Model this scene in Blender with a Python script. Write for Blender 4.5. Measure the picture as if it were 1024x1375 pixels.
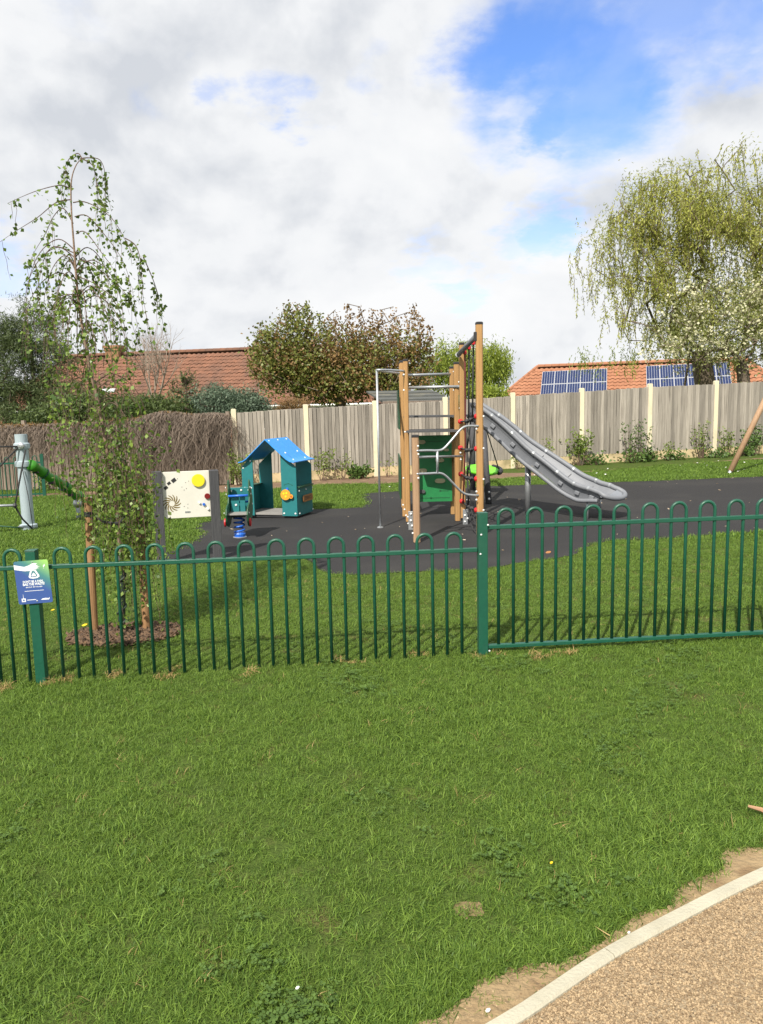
import bpy, math, random
import numpy as np
from mathutils import Vector, Matrix
random.seed(7); RNG = np.random.default_rng(7)
SC = bpy.context.scene
for _o in list(bpy.data.objects): bpy.data.objects.remove(_o)
COL = SC.collection
R = math.radians

# ------------------------------------------------------------------ camera
EYE = 1.75; FPX = 1020.0; PITCH = math.atan(137.5 / FPX); ROLL = R(1.3); SLOPE = 0.02
cF = Vector((0, math.cos(PITCH), -math.sin(PITCH))); cU0 = Vector((0, math.sin(PITCH), math.cos(PITCH))); cR0 = Vector((1, 0, 0))
cR = math.cos(ROLL) * cR0 - math.sin(ROLL) * cU0; cU = math.sin(ROLL) * cR0 + math.cos(ROLL) * cU0
cam_d = bpy.data.cameras.new('camera'); cam = bpy.data.objects.new('camera', cam_d); COL.objects.link(cam)
cam_d.sensor_fit = 'AUTO'; cam_d.sensor_width = 36.0; cam_d.lens = 36.0 * FPX / 1375.0
cam_d.clip_start = 0.05; cam_d.clip_end = 3000
M3 = Matrix((cR, cU, -cF)).transposed()
cam.matrix_world = Matrix.Translation((0, 0, EYE)) @ M3.to_4x4()
SC.camera = cam

# ------------------------------------------------------------------ light
SUN_EL, SUN_AZ = R(46), R(24)          # sun stands behind the camera, a little to the left
sun_d = bpy.data.lights.new('sun', 'SUN'); sun_d.energy = 4.6; sun_d.angle = R(0.53); sun_d.color = (1.0, 0.94, 0.84)
sun = bpy.data.objects.new('sun', sun_d); COL.objects.link(sun)
tosun = Vector((-math.sin(SUN_AZ) * math.cos(SUN_EL), -math.cos(SUN_AZ) * math.cos(SUN_EL), math.sin(SUN_EL)))
sun.rotation_euler = tosun.to_track_quat('Z', 'Y').to_euler(); sun.location = tosun * 60
SC.view_settings.view_transform = 'Standard'; SC.view_settings.look = 'None'
SC.view_settings.exposure = 0.46; SC.view_settings.gamma = 1.0; SC.view_settings.use_curve_mapping = False
SC.cycles.max_bounces = 6; SC.cycles.transparent_max_bounces = 6
SC.cycles.use_denoising = True

def ray(px, py):
    return cF + cR * ((px - 512) / FPX) + cU * ((687.5 - py) / FPX)
CE = Vector((0, 0, EYE))
def gz(x): return SLOPE * max(-14.0, min(14.0, x))
def G(px, py):                                   # point of the gently sloping ground
    d = ray(px, py); t = -EYE / (d.z - SLOPE * d.x); p = CE + d * t; p.z = gz(p.x); return p
def V(px, py, Y):                                # point at a known distance
    d = ray(px, py); return CE + d * (Y / d.y)
def HT(P, px, py): return V(px, py, P.y).z
def S(Y): return Y / FPX

# ------------------------------------------------------------------ sky
W = bpy.data.worlds.new('World'); SC.world = W; W.use_nodes = True
nt = W.node_tree; nt.nodes.clear()
def N(t, **k):
    n = nt.nodes.new(t)
    for a, b in k.items(): setattr(n, a, b)
    return n
def L(a, b): nt.links.new(a, b)
def mth(op, a, b=None, c=None, clamp=False):
    n = N('ShaderNodeMath', operation=op, use_clamp=clamp)
    for i, v in enumerate((a, b, c)):
        if v is None: continue
        if isinstance(v, (int, float)): n.inputs[i].default_value = v
        else: L(v, n.inputs[i])
    return n.outputs[0]
def vmth(op, a, b=None):
    n = N('ShaderNodeVectorMath', operation=op)
    for i, v in enumerate((a, b)):
        if v is None: continue
        if isinstance(v, (tuple, list, Vector)): n.inputs[i].default_value = tuple(v)
        else: L(v, n.inputs[i])
    return n
def smooth(v, a, b, lo=0.0, hi=1.0):
    n = N('ShaderNodeMapRange', interpolation_type='SMOOTHSTEP')
    L(v, n.inputs[0]); n.inputs[1].default_value = a; n.inputs[2].default_value = b
    n.inputs[3].default_value = lo; n.inputs[4].default_value = hi
    return n.outputs[0]
def noise(vec, scale, detail=6, rough=0.55, dist=0.0):
    n = N('ShaderNodeTexNoise'); n.inputs['Scale'].default_value = scale; n.inputs['Detail'].default_value = detail
    n.inputs['Roughness'].default_value = rough; n.inputs['Distortion'].default_value = dist
    L(vec, n.inputs['Vector']); return n
tc = N('ShaderNodeTexCoord'); dirv = vmth('NORMALIZE', tc.outputs['Generated']).outputs[0]
sky = N('ShaderNodeTexSky', sky_type='NISHITA'); sky.sun_disc = False; sky.sun_elevation = SUN_EL
sky.sun_rotation = math.pi + SUN_AZ; sky.air_density = 1.0; sky.dust_density = 0.6; sky.ozone_density = 2.0
sep = N('ShaderNodeSeparateXYZ'); L(dirv, sep.inputs[0])
den = mth('ADD', mth('MAXIMUM', sep.outputs[2], 0.0), 0.22)
comb = N('ShaderNodeCombineXYZ'); L(mth('DIVIDE', sep.outputs[0], den), comb.inputs[0]); L(mth('DIVIDE', sep.outputs[1], den), comb.inputs[1])
cl = comb.outputs[0]
n1 = noise(cl, 1.9, 9, 0.58, 0.25); n2 = noise(cl, 5.0, 8, 0.6)
# direction jittered by noise so that the gaps between the clouds get ragged edges
jit = vmth('SCALE', vmth('SUBTRACT', n2.outputs['Color'], (0.5, 0.5, 0.5)).outputs[0]); jit.inputs[3].default_value = 0.16
jit2 = vmth('SCALE', vmth('SUBTRACT', n1.outputs['Color'], (0.5, 0.5, 0.5)).outputs[0]); jit2.inputs[3].default_value = 0.10
dj = vmth('ADD', vmth('ADD', dirv, jit.outputs[0]).outputs[0], jit2.outputs[0]).outputs[0]
gap = None
for (px, py, rp, amt) in ((800, 115, 125, 1.0), (735, 75, 125, 1.0), (660, 80, 72, .95), (900, 15, 125, .95), (1010, 10, 100, .85), (840, 60, 90, .9), (745, 160, 66, 1.0), (830, 150, 60, .9), (985, 35, 85, .75), (370, 112, 45, .52),
                          (388, 160, 36, .55), (300, 120, 36, .45), (500, 95, 36, .35), (740, 300, 55, .55), (690, 315, 40, .42), (622, 393, 46, .5), (570, 350, 40, .35), (10, 350, 45, .4), (115, 20, 40, .25)):
    v = ray(px, py).normalized()
    d = vmth('DISTANCE', dj, v).outputs['Value']
    g = smooth(d, rp / FPX * 0.25, rp / FPX * 1.35, amt, 0.0)
    gap = g if gap is None else mth('MAXIMUM', gap, g)
# billows: isotropic noise on the view direction; the side of each billow that looks up is white, the underside grey
scl = vmth('MULTIPLY', dirv, (1.0, 1.0, 1.35)).outputs[0]
def shifted(dz): return vmth('ADD', scl, (-.012, 0, dz)).outputs[0]
b0 = noise(scl, 5.2, 9, 0.52, 0.15).outputs[0]; b1 = noise(shifted(.045), 5.2, 9, 0.52, 0.15).outputs[0]
big = noise(scl, 2.1, 3, 0.5, 0.2).outputs[0]
rest = smooth(b0, 0.26, 0.40, 0.40, 0.0)
cov = mth('SUBTRACT', 1.0, mth('MAXIMUM', mth('MULTIPLY', gap, smooth(b0, 0.30, 0.62, 1.25, 0.78)), rest), clamp=True)
cov = smooth(cov, 0.0, 0.9)
lit = mth('ADD', mth('MULTIPLY', mth('SUBTRACT', b0, b1), 2.6), mth('MULTIPLY', mth('SUBTRACT', 0.5, big), 1.5))
lit = mth('ADD', lit, mth('MULTIPLY', mth('SUBTRACT', 1.0, cov), 0.35))
ramp = N('ShaderNodeValToRGB'); L(mth('ADD', lit, 0.5), ramp.inputs[0])
el = ramp.color_ramp.elements; el[0].position = -0.0; el[0].color = (3.25, 3.4, 3.65, 1); el[1].position = 0.95; el[1].color = (4.75, 4.78, 4.82, 1)
e = ramp.color_ramp.elements.new(0.50); e.color = (4.38, 4.45, 4.55, 1)
mixc = N('ShaderNodeMix', data_type='RGBA'); L(cov, mixc.inputs[0])
skyc = N('ShaderNodeMix', data_type='RGBA', blend_type='MULTIPLY'); skyc.inputs[0].default_value = 1.0
L(sky.outputs[0], skyc.inputs[6]); skyc.inputs[7].default_value = (0.70, 0.88, 1.22, 1)
L(skyc.outputs[2], mixc.inputs[6]); L(ramp.outputs[0], mixc.inputs[7])
bg = N('ShaderNodeBackground'); bg.inputs[1].default_value = 0.15; L(mixc.outputs[2], bg.inputs[0])
out = N('ShaderNodeOutputWorld'); L(bg.outputs[0], out.inputs[0])

# ------------------------------------------------------------------ materials
def mat(name, c1, c2=None, rough=0.6, scale=8.0, stretch=(1, 1, 1), metal=0.0, bump=0.0, bscale=None, rand=0.0, spec=0.5, tint=False,
        transl=0.0, detail=6, coat=0.0, c3=None, c3scale=1.5, c3cut=(0.55, 0.7)):
    m = bpy.data.materials.new(name); m.use_nodes = True
    t = m.node_tree; t.nodes.clear()
    def n(ty): return t.nodes.new(ty)
    o = n('ShaderNodeOutputMaterial'); b = n('ShaderNodeBsdfPrincipled')
    b.inputs['Roughness'].default_value = rough; b.inputs['Metallic'].default_value = metal; b.inputs['Specular IOR Level'].default_value = spec
    b.inputs['Coat Weight'].default_value = coat
    c2 = c2 or tuple(x * 0.8 for x in c1)
    tc = n('ShaderNodeTexCoord'); mp = n('ShaderNodeMapping'); mp.inputs['Scale'].default_value = stretch
    oi = n('ShaderNodeObjectInfo')
    ad = n('ShaderNodeVectorMath'); ad.operation = 'ADD'
    sc = n('ShaderNodeVectorMath'); sc.operation = 'SCALE'; sc.inputs[0].default_value = (31.7, 17.3, 47.9)
    t.links.new(oi.outputs['Random'], sc.inputs['Scale'])
    t.links.new(tc.outputs['Object'], ad.inputs[0]); t.links.new(sc.outputs[0], ad.inputs[1]); t.links.new(ad.outputs[0], mp.inputs[0])
    nz = n('ShaderNodeTexNoise'); nz.inputs['Scale'].default_value = scale; nz.inputs['Detail'].default_value = detail; nz.inputs['Roughness'].default_value = 0.6
    t.links.new(mp.outputs[0], nz.inputs['Vector'])
    mx = n('ShaderNodeMix'); mx.data_type = 'RGBA'; mx.inputs[6].default_value = (*c1, 1); mx.inputs[7].default_value = (*c2, 1)
    if tint:
        at = n('ShaderNodeAttribute'); at.attribute_name = 'tint'
        t.links.new(at.outputs['Fac'], mx.inputs[0])
    else:
        mr = n('ShaderNodeMapRange'); mr.inputs[1].default_value = 0.3; mr.inputs[2].default_value = 0.7
        t.links.new(nz.outputs[0], mr.inputs[0]); t.links.new(mr.outputs[0], mx.inputs[0])
    col = mx.outputs[2]
    if c3:
        n3 = n('ShaderNodeTexNoise'); n3.inputs['Scale'].default_value = c3scale; n3.inputs['Detail'].default_value = 5
        t.links.new(mp.outputs[0], n3.inputs['Vector'])
        r3 = n('ShaderNodeMapRange'); r3.inputs[1].default_value = c3cut[0]; r3.inputs[2].default_value = c3cut[1]
        t.links.new(n3.outputs[0], r3.inputs[0])
        m3 = n('ShaderNodeMix'); m3.data_type = 'RGBA'; m3.inputs[7].default_value = (*c3, 1)
        t.links.new(r3.outputs[0], m3.inputs[0]); t.links.new(col, m3.inputs[6]); col = m3.outputs[2]
    if rand:
        hs = n('ShaderNodeHueSaturation'); mr2 = n('ShaderNodeMapRange'); mr2.inputs[3].default_value = 1 - rand; mr2.inputs[4].default_value = 1 + rand
        t.links.new(oi.outputs['Random'], mr2.inputs[0]); t.links.new(mr2.outputs[0], hs.inputs['Value']); t.links.new(col, hs.inputs['Color']); col = hs.outputs[0]
    t.links.new(col, b.inputs['Base Color'])
    if bump:
        bp = n('ShaderNodeBump'); bp.inputs['Strength'].default_value = bump; bp.inputs['Distance'].default_value = 0.02
        nb = n('ShaderNodeTexNoise'); nb.inputs['Scale'].default_value = bscale or scale * 2; nb.inputs['Detail'].default_value = 5
        t.links.new(mp.outputs[0], nb.inputs['Vector']); t.links.new(nb.outputs[0], bp.inputs['Height']); t.links.new(bp.outputs[0], b.inputs['Normal'])
    if transl:
        tr = n('ShaderNodeBsdfTranslucent'); t.links.new(col, tr.inputs[0])
        ms = n('ShaderNodeMixShader'); ms.inputs[0].default_value = transl
        t.links.new(b.outputs[0], ms.inputs[1]); t.links.new(tr.outputs[0], ms.inputs[2]); t.links.new(ms.outputs[0], o.inputs[0])
    else:
        t.links.new(b.outputs[0], o.inputs[0])
    return m

M = dict(
 lawn=mat('lawn_soil', (.085, .125, .026), (.05, .08, .017), .95, 30.0, bump=.8, bscale=90, c3=(.12, .10, .04), c3scale=5, c3cut=(.55, .75), spec=.1),
 rubber=mat('wetpour_rubber', (.022, .0215, .0225), (.038, .037, .038), .9, 160.0, bump=.35, bscale=220, spec=.25, c3=(.048, .046, .044), c3scale=.7, c3cut=(.5, .8)),
 gravel=mat('resin_gravel', (.30, .22, .13), (.42, .33, .21), .8, 160.0, bump=.6, bscale=200, c3=(.10, .065, .04), c3scale=120, c3cut=(.56, .66)),
 stone=mat('gravel_stone', (.52, .385, .225), (.165, .11, .06), .6, 40.0, tint=True, spec=.4),
 kerb=mat('concrete_kerb', (.47, .44, .34), (.38, .355, .27), .9, 6.0, bump=.25, bscale=90, c3=(.36, .33, .24), c3scale=5, c3cut=(.6, .8)),
 soil=mat('bare_soil', (.24, .165, .085), (.33, .24, .13), .95, 14.0, bump=.8, bscale=45, c3=(.18, .11, .055), c3scale=6),
 bed=mat('border_soil', (.20, .125, .075), (.13, .08, .047), .95, 8.0, bump=.8, bscale=25, c3=(.27, .18, .11), c3scale=3),
 rail=mat('green_railing_paint', (.010, .092, .054), (.008, .076, .046), .4, 30.0, bump=.06, bscale=90, spec=.5, c3=(.018, .085, .055), c3scale=7, c3cut=(.5, .75)),
 wood=mat('treated_timber', (.46, .265, .100), (.35, .19, .070), .7, 5.0, (8, 8, .5), bump=.25, bscale=9, rand=.10),
 wood2=mat('weathered_timber', (.42, .27, .16), (.30, .18, .10), .75, 5.0, (8, 8, .5), bump=.25, bscale=9),
 board=mat('weathered_board', (.365, .33, .28), (.215, .192, .16), .88, 4.0, (14, 14, .8), bump=.6, bscale=6, rand=.36, c3=(.11, .095, .078), c3scale=1.6, c3cut=(.58, .70)),
 oldboard=mat('old_board', (.26, .21, .165), (.17, .13, .10), .9, 3.0, (9, 9, .9), bump=.4, rand=.2, c3=(.10, .075, .055), c3scale=2),
 cpost=mat('concrete_post', (.74, .66, .47), (.66, .59, .42), .9, 4.0, bump=.2, bscale=40, c3=(.50, .45, .28), c3scale=1.8, c3cut=(.6, .8)),
 gboard=mat('gravel_board', (.62, .50, .30), (.48, .37, .21), .9, 3.0, bump=.3, bscale=30, c3=(.30, .25, .13), c3scale=2.5),
 steel=mat('galvanised_steel', (.52, .54, .55), (.42, .44, .46), .42, 25.0, metal=.75),
 slide=mat('grey_plastic', (.195, .205, .225), (.17, .18, .20), .55, 12.0, spec=.5, bump=.03),
 slidein=mat('grey_plastic_worn', (.22, .235, .26), (.19, .205, .23), .38, 9.0),
 white=mat('white_cap', (.78, .79, .78), (.72, .73, .72), .4),
 black=mat('black_plastic', (.018, .018, .02), (.03, .03, .032), .5),
 dark=mat('dark_recycled_post', (.045, .045, .05), (.068, .068, .072), .7, 6.0, (6, 6, .6), bump=.5, bscale=12),
 red=mat('red_plastic', (.55, .018, .022), (.48, .015, .02), .4),
 redrope=mat('dark_red_rope', (.12, .012, .015), (.09, .01, .01), .8),
 rope=mat('black_rope', (.018, .018, .018), (.035, .035, .035), .85, 80.0),
 teal=mat('teal_panel', (.020, .175, .185), (.017, .155, .165), .45, 14.0, spec=.45, bump=.02),
 dkgreen=mat('dark_green_panel', (.014, .080, .034), (.012, .066, .028), .5, 14.0),
 climb=mat('green_climbing_board', (.018, .20, .060), (.015, .17, .052), .45, 14.0),
 roofblue=mat('blue_roof_panel', (.036, .29, .76), (.032, .26, .70), .4, 10.0),
 springblue=mat('blue_spring_paint', (.025, .15, .62), (.02, .12, .55), .35, 20.0),
 orange=mat('orange_panel', (.75, .33, .03), (.70, .30, .03), .45),
 wooden=mat('routed_wood_plate', (.36, .16, .05), (.30, .13, .04), .55),
 cream=mat('cream_panel', (.70, .68, .61), (.64, .62, .55), .5, 5.0),
 yellow=mat('yellow_disc', (.80, .66, .02), (.76, .62, .02), .45),
 gold=mat('cutout_gold', (.17, .115, .02), (.14, .09, .015), .6),
 darkred=mat('dark_red_disc', (.20, .012, .012), (.17, .01, .01), .4),
 hold=mat('beige_grip', (.44, .42, .25), (.36, .34, .20), .7),
 lime=mat('lime_plastic', (.17, .62, .035), (.15, .56, .03), .45),
 greenbeam=mat('green_beam_plastic', (.045, .25, .015), (.035, .20, .012), .5, 12.0),
 mast=mat('pale_grey_paint', (.37, .44, .47), (.33, .40, .43), .45, 8.0),
 deck=mat('deck_panel', (.075, .075, .078), (.055, .055, .058), .7),
 floor=mat('grey_floor_panel', (.27, .26, .24), (.22, .21, .20), .8, 10),
 stake=mat('round_stake', (.34, .19, .085), (.23, .125, .055), .75, 5.0, (6, 6, .6), bump=.3, bscale=9),
 birch=mat('birch_bark', (.27, .185, .13), (.17, .115, .08), .8, 14.0, (1, 1, 3), bump=.3),
 twig=mat('twig_bark', (.09, .055, .04), (.13, .085, .06), .85, 14.0),
 bark=mat('grey_bark', (.16, .125, .085), (.10, .078, .055), .9, 6.0, (3, 3, .8), bump=.8, bscale=8),
 palebark=mat('pale_bark', (.36, .29, .23), (.27, .21, .16), .9, 8.0),
 guard=mat('trunk_guard', (.020, .035, .026), (.03, .05, .036), .6),
 leafbirch=mat('birch_leaf', (.24, .34, .055), (.055, .115, .018), .45, tint=True, transl=.35),
 leafwillow=mat('willow_leaf', (.48, .49, .10), (.25, .28, .055), .55, tint=True, transl=.4),
 leafwillow2=mat('young_willow_leaf', (.36, .43, .060), (.17, .23, .036), .55, tint=True, transl=.4),
 leafcherry=mat('cherry_leaf', (.30, .33, .09), (.17, .20, .055), .55, tint=True, transl=.4),
 blossom=mat('cherry_blossom', (.74, .70, .50), (.52, .52, .30), .7, tint=True, transl=.3),
 leafmaple=mat('maple_leaf_green', (.25, .27, .058), (.11, .135, .032), .5, tint=True, transl=.35),
 leafred=mat('maple_leaf_bronze', (.34, .21, .075), (.17, .105, .045), .5, tint=True, transl=.35),
 leafpine=mat('pine_needles', (.105, .145, .042), (.05, .075, .024), .6, tint=True, transl=.1),
 leafhedge=mat('hedge_foliage', (.11, .155, .036), (.048, .080, .020), .6, tint=True, transl=.2),
 leafblue=mat('blue_green_foliage', (.155, .215, .135), (.075, .115, .072), .6, tint=True, transl=.2),
 leafshrub=mat('shrub_leaf', (.26, .34, .065), (.11, .17, .033), .5, tint=True, transl=.35),
 leaflow=mat('low_plant_leaf', (.135, .22, .050), (.06, .115, .026), .5, tint=True, transl=.3),
 creeper=mat('dead_creeper_stem', (.25, .195, .150), (.085, .064, .050), .9, tint=True),
 moss=mat('dry_moss', (.20, .115, .035), (.12, .075, .03), .95, tint=True),
 grass=mat('grass_blade', (.225, .340, .055), (.066, .134, .022), .5, tint=True, transl=.35, rand=.15, spec=.25),
 straw=mat('dry_grass_blade', (.50, .36, .15), (.34, .23, .09), .7, tint=True, transl=.2),
 bark_chip=mat('bark_chip', (.185, .112, .062), (.062, .038, .024), .9, tint=True),
 mulch=mat('mulch_base', (.075, .038, .026), (.05, .026, .018), .95, 30, bump=.6),
 clover=mat('clover_leaf', (.110, .190, .032), (.060, .115, .020), .7, tint=True, transl=.25),
 petal=mat('white_petal', (.80, .80, .76), (.75, .75, .70), .7),
 yel=mat('yellow_petal', (.80, .55, .01), (.72, .46, .01), .6),
 tile=mat('clay_tile', (.245, .112, .066), (.145, .070, .043), .85, 2.2, c3=(.11, .065, .048), c3scale=.7, c3cut=(.5, .75), bump=.2, bscale=15),
 tile2=mat('orange_clay_tile', (.37, .165, .088), (.29, .125, .066), .85, 2.2, c3=(.26, .09, .045), c3scale=.8, c3cut=(.55, .8), bump=.2, bscale=15),
 brick=mat('brick', (.32, .15, .085), (.24, .105, .06), .9, 6.0, (1, 1, 4), bump=.3),
 chim=mat('yellow_brick', (.36, .20, .10), (.25, .135, .07), .9, 6.0, (1, 1, 4), bump=.3),
 pv=mat('solar_cell', (.014, .024, .080), (.017, .032, .10), .38, 3, spec=.3),
 alu=mat('aluminium_frame', (.62, .64, .66), (.56, .58, .6), .4, metal=.3),
 felt=mat('roof_felt', (.10, .105, .10), (.075, .08, .075), .95, 5, c3=(.17, .16, .12)),
 printblue=mat('print_blue', (.045, .105, .31), (.04, .10, .30), .4),
 printwhite=mat('print_white', (.80, .82, .83), (.78, .80, .81), .45),
 glass=mat('window_glass', (.03, .035, .04), (.05, .055, .06), .08),
 litter=mat('pale_litter', (.46, .34, .22), (.62, .55, .45), .8, tint=True),
 stick=mat('stick_bark', (.42, .26, .15), (.32, .18, .10), .85),
)

# ------------------------------------------------------------------ mesh builder
def rootloc(p):
    v = Vector((0, 0, 0))
    while p is not None: v += p.location; p = p.parent
    return v
class MB:
    def __init__(s): s.v = []; s.f = []
    def add(s, vs, fs):
        o = len(s.v); s.v += [tuple(v) for v in vs]; s.f += [tuple(i + o for i in f) for f in fs]; return s
    def box(s, c, size, ax=None):
        c = Vector(c); a = [Vector(x) for x in ax] if ax else [Vector((1, 0, 0)), Vector((0, 1, 0)), Vector((0, 0, 1))]
        h = [x * (d / 2) for x, d in zip(a, size)]
        vs = [c + h[0] * i + h[1] * j + h[2] * k for k in (-1, 1) for j in (-1, 1) for i in (-1, 1)]
        return s.add(vs, [(0, 2, 3, 1), (4, 5, 7, 6), (0, 1, 5, 4), (2, 6, 7, 3), (0, 4, 6, 2), (1, 3, 7, 5)])
    def tube(s, pts, r, n=8, cap=True, closed=False):
        P = [Vector(p) for p in pts]; m = len(P); rs = r if isinstance(r, (list, tuple)) else [r] * m
        T = []
        for i in range(m):
            a = P[(i - 1) % m] if (closed or i > 0) else P[i]; b = P[(i + 1) % m] if (closed or i < m - 1) else P[i]
            T.append((b - a).normalized() if (b - a).length > 1e-9 else Vector((0, 0, 1)))
        u = T[0].orthogonal().normalized(); vs = []
        for i in range(m):
            u = u - T[i] * u.dot(T[i])
            u = u.normalized() if u.length > 1e-6 else T[i].orthogonal().normalized()
            w = T[i].cross(u)
            for k in range(n):
                a = 2 * math.pi * k / n; vs.append(P[i] + (u * math.cos(a) + w * math.sin(a)) * rs[i])
        fs = []
        for i in range(m if closed else m - 1):
            j = (i + 1) % m
            for k in range(n): fs.append((i * n + k, i * n + (k + 1) % n, j * n + (k + 1) % n, j * n + k))
        if cap and not closed: fs += [tuple(range(n - 1, -1, -1)), tuple((m - 1) * n + k for k in range(n))]
        return s.add(vs, fs)
    def lathe(s, prof, c, ax=None, n=16):
        c = Vector(c); a = [Vector(x) for x in ax] if ax else [Vector((1, 0, 0)), Vector((0, 1, 0)), Vector((0, 0, 1))]
        vs = []; fs = []; m = len(prof)
        for (r, z) in prof:
            for k in range(n):
                t = 2 * math.pi * k / n; vs.append(c + a[0] * (r * math.cos(t)) + a[1] * (r * math.sin(t)) + a[2] * z)
        for i in range(m - 1):
            for k in range(n): fs.append((i * n + k, i * n + (k + 1) % n, (i + 1) * n + (k + 1) % n, (i + 1) * n + k))
        fs += [tuple(range(n - 1, -1, -1)), tuple((m - 1) * n + k for k in range(n))]
        return s.add(vs, fs)
    def prism(s, poly, o, ex, ey, th):              # polygon in the ex/ey plane, thickness th along ex x ey
        o, ex, ey = Vector(o), Vector(ex), Vector(ey); ez = ex.cross(ey).normalized(); n = len(poly)
        vs = [o + ex * a + ey * b for a, b in poly] + [o + ex * a + ey * b + ez * th for a, b in poly]
        return s.add(vs, [tuple(range(n - 1, -1, -1)), tuple(range(n, 2 * n))] + [(i, (i + 1) % n, (i + 1) % n + n, i + n) for i in range(n)])
    def poly3(s, pts, th):                          # 3-D polygon given by its top, thickness downwards
        n = len(pts); t = [Vector(p) for p in pts]; b = [p - Vector((0, 0, th)) for p in t]
        return s.add(t + b, [tuple(range(n)), tuple(range(2 * n - 1, n - 1, -1))] + [(i, i + n, (i + 1) % n + n, (i + 1) % n) for i in range(n)])
    def dome(s, c, r, ax=(0, -1, 0), h=None):       # small bolt cap facing ax
        z = Vector(ax).normalized(); x = z.orthogonal().normalized(); y = z.cross(x); h = h or r * .7
        return s.lathe([(r, 0), (r * .95, h * .4), (r * .6, h * .85), (r * .15, h)], c, (x, y, z), 8)
    def build(s, name, m, parent=None, smooth=False, bevel=0.0, tint=None, local=False):
        off = Vector((0, 0, 0)) if (local or parent is None) else rootloc(parent)
        me = bpy.data.meshes.new(name)
        me.from_pydata([(x - off.x, y - off.y, z - off.z) for x, y, z in s.v], [], s.f); me.update()
        mm = M[m] if isinstance(m, str) else m
        me.materials.append(mm)
        if smooth: me.polygons.foreach_set('use_smooth', [True] * len(me.polygons))
        ob = bpy.data.objects.new(name, me); COL.objects.link(ob)
        if parent is not None: ob.parent = parent
        if bevel:
            b = ob.modifiers.new('bevel', 'BEVEL'); b.width = bevel; b.segments = 2; b.limit_method = 'ANGLE'; b.angle_limit = R(40)
        return ob
def smooth_angle(ob, a=40):
    me = ob.data; me.polygons.foreach_set('use_smooth', [True] * len(me.polygons)); me.set_sharp_from_angle(angle=R(a)); return ob
def tag(o, label=None, cat=None, group=None, kind=None):
    if label: o['label'] = label
    if cat: o['category'] = cat
    if group: o['group'] = group
    if kind: o['kind'] = kind
    return o
def thing(name, loc, label, cat, group=None):
    o = bpy.data.objects.new(name, None); COL.objects.link(o); o.location = loc; o.empty_display_size = .2
    return tag(o, label, cat, group)
def np_mesh(name, v, quads, m, parent=None, tint=None, smooth=False):
    v = np.asarray(v, dtype=np.float32); q = np.asarray(quads, dtype=np.int32)
    if parent is not None: v = v - np.array(rootloc(parent), dtype=np.float32)
    me = bpy.data.meshes.new(name); k = q.shape[1]
    me.vertices.add(len(v)); me.vertices.foreach_set('co', v.ravel())
    me.loops.add(q.size); me.loops.foreach_set('vertex_index', q.ravel())
    me.polygons.add(len(q)); me.polygons.foreach_set('loop_start', np.arange(0, q.size, k, dtype=np.int32))
    me.polygons.foreach_set('loop_total', np.full(len(q), k, dtype=np.int32))
    if smooth: me.polygons.foreach_set('use_smooth', np.ones(len(q), dtype=bool))
    me.update(calc_edges=True); me.validate()
    if tint is not None:
        a = me.attributes.new('tint', 'FLOAT', 'POINT'); a.data.foreach_set('value', np.asarray(tint, dtype=np.float32))
    me.materials.append(M[m] if isinstance(m, str) else m)
    ob = bpy.data.objects.new(name, me); COL.objects.link(ob)
    if parent is not None: ob.parent = parent
    return ob
def catmull(pts, n=8, closed=False):
    P = [Vector(p) for p in pts]; m = len(P); o = []
    for i in range(m if closed else m - 1):
        g = (lambda j: P[j % m]) if closed else (lambda j: P[max(0, min(m - 1, j))])
        p0, p1, p2, p3 = g(i - 1), g(i), g(i + 1), g(i + 2)
        for k in range(n):
            t = k / n
            o.append(0.5 * ((2 * p1) + (p2 - p0) * t + (2 * p0 - 5 * p1 + 4 * p2 - p3) * t * t + (3 * p1 - p0 - 3 * p2 + p3) * t ** 3))
    if not closed: o.append(P[-1])
    return o
def unit(a): return a / np.maximum(np.linalg.norm(a, axis=-1, keepdims=True), 1e-9)
def leaves(name, pos, size, m, parent=None, aspect=.5, direction=None, spread=1.0, fold=.25, tint=None, rng=RNG):
    """diamond leaves: pos (N,3); direction (3,) or (N,3) is the preferred way the tip points"""
    pos = np.asarray(pos, dtype=np.float64); n = len(pos)
    d = rng.normal(size=(n, 3)) * spread
    if direction is not None: d = d + np.asarray(direction)
    d = unit(d); r = rng.normal(size=(n, 3)); s = unit(np.cross(d, r)); nn = np.cross(d, s)
    L_ = (np.asarray(size) * rng.uniform(.65, 1.25, n))[:, None]
    v = np.stack([pos, pos + d * L_ * .45 + s * L_ * aspect * .5 + nn * L_ * fold * .3, pos + d * L_, pos + d * L_ * .45 - s * L_ * aspect * .5 + nn * L_ * fold * .3], 1).reshape(-1, 3)
    q = np.arange(n * 4).reshape(n, 4)
    if tint is None: tint = rng.uniform(0, 1, n)
    return np_mesh(name, v, q, m, parent, np.repeat(tint, 4))
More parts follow.
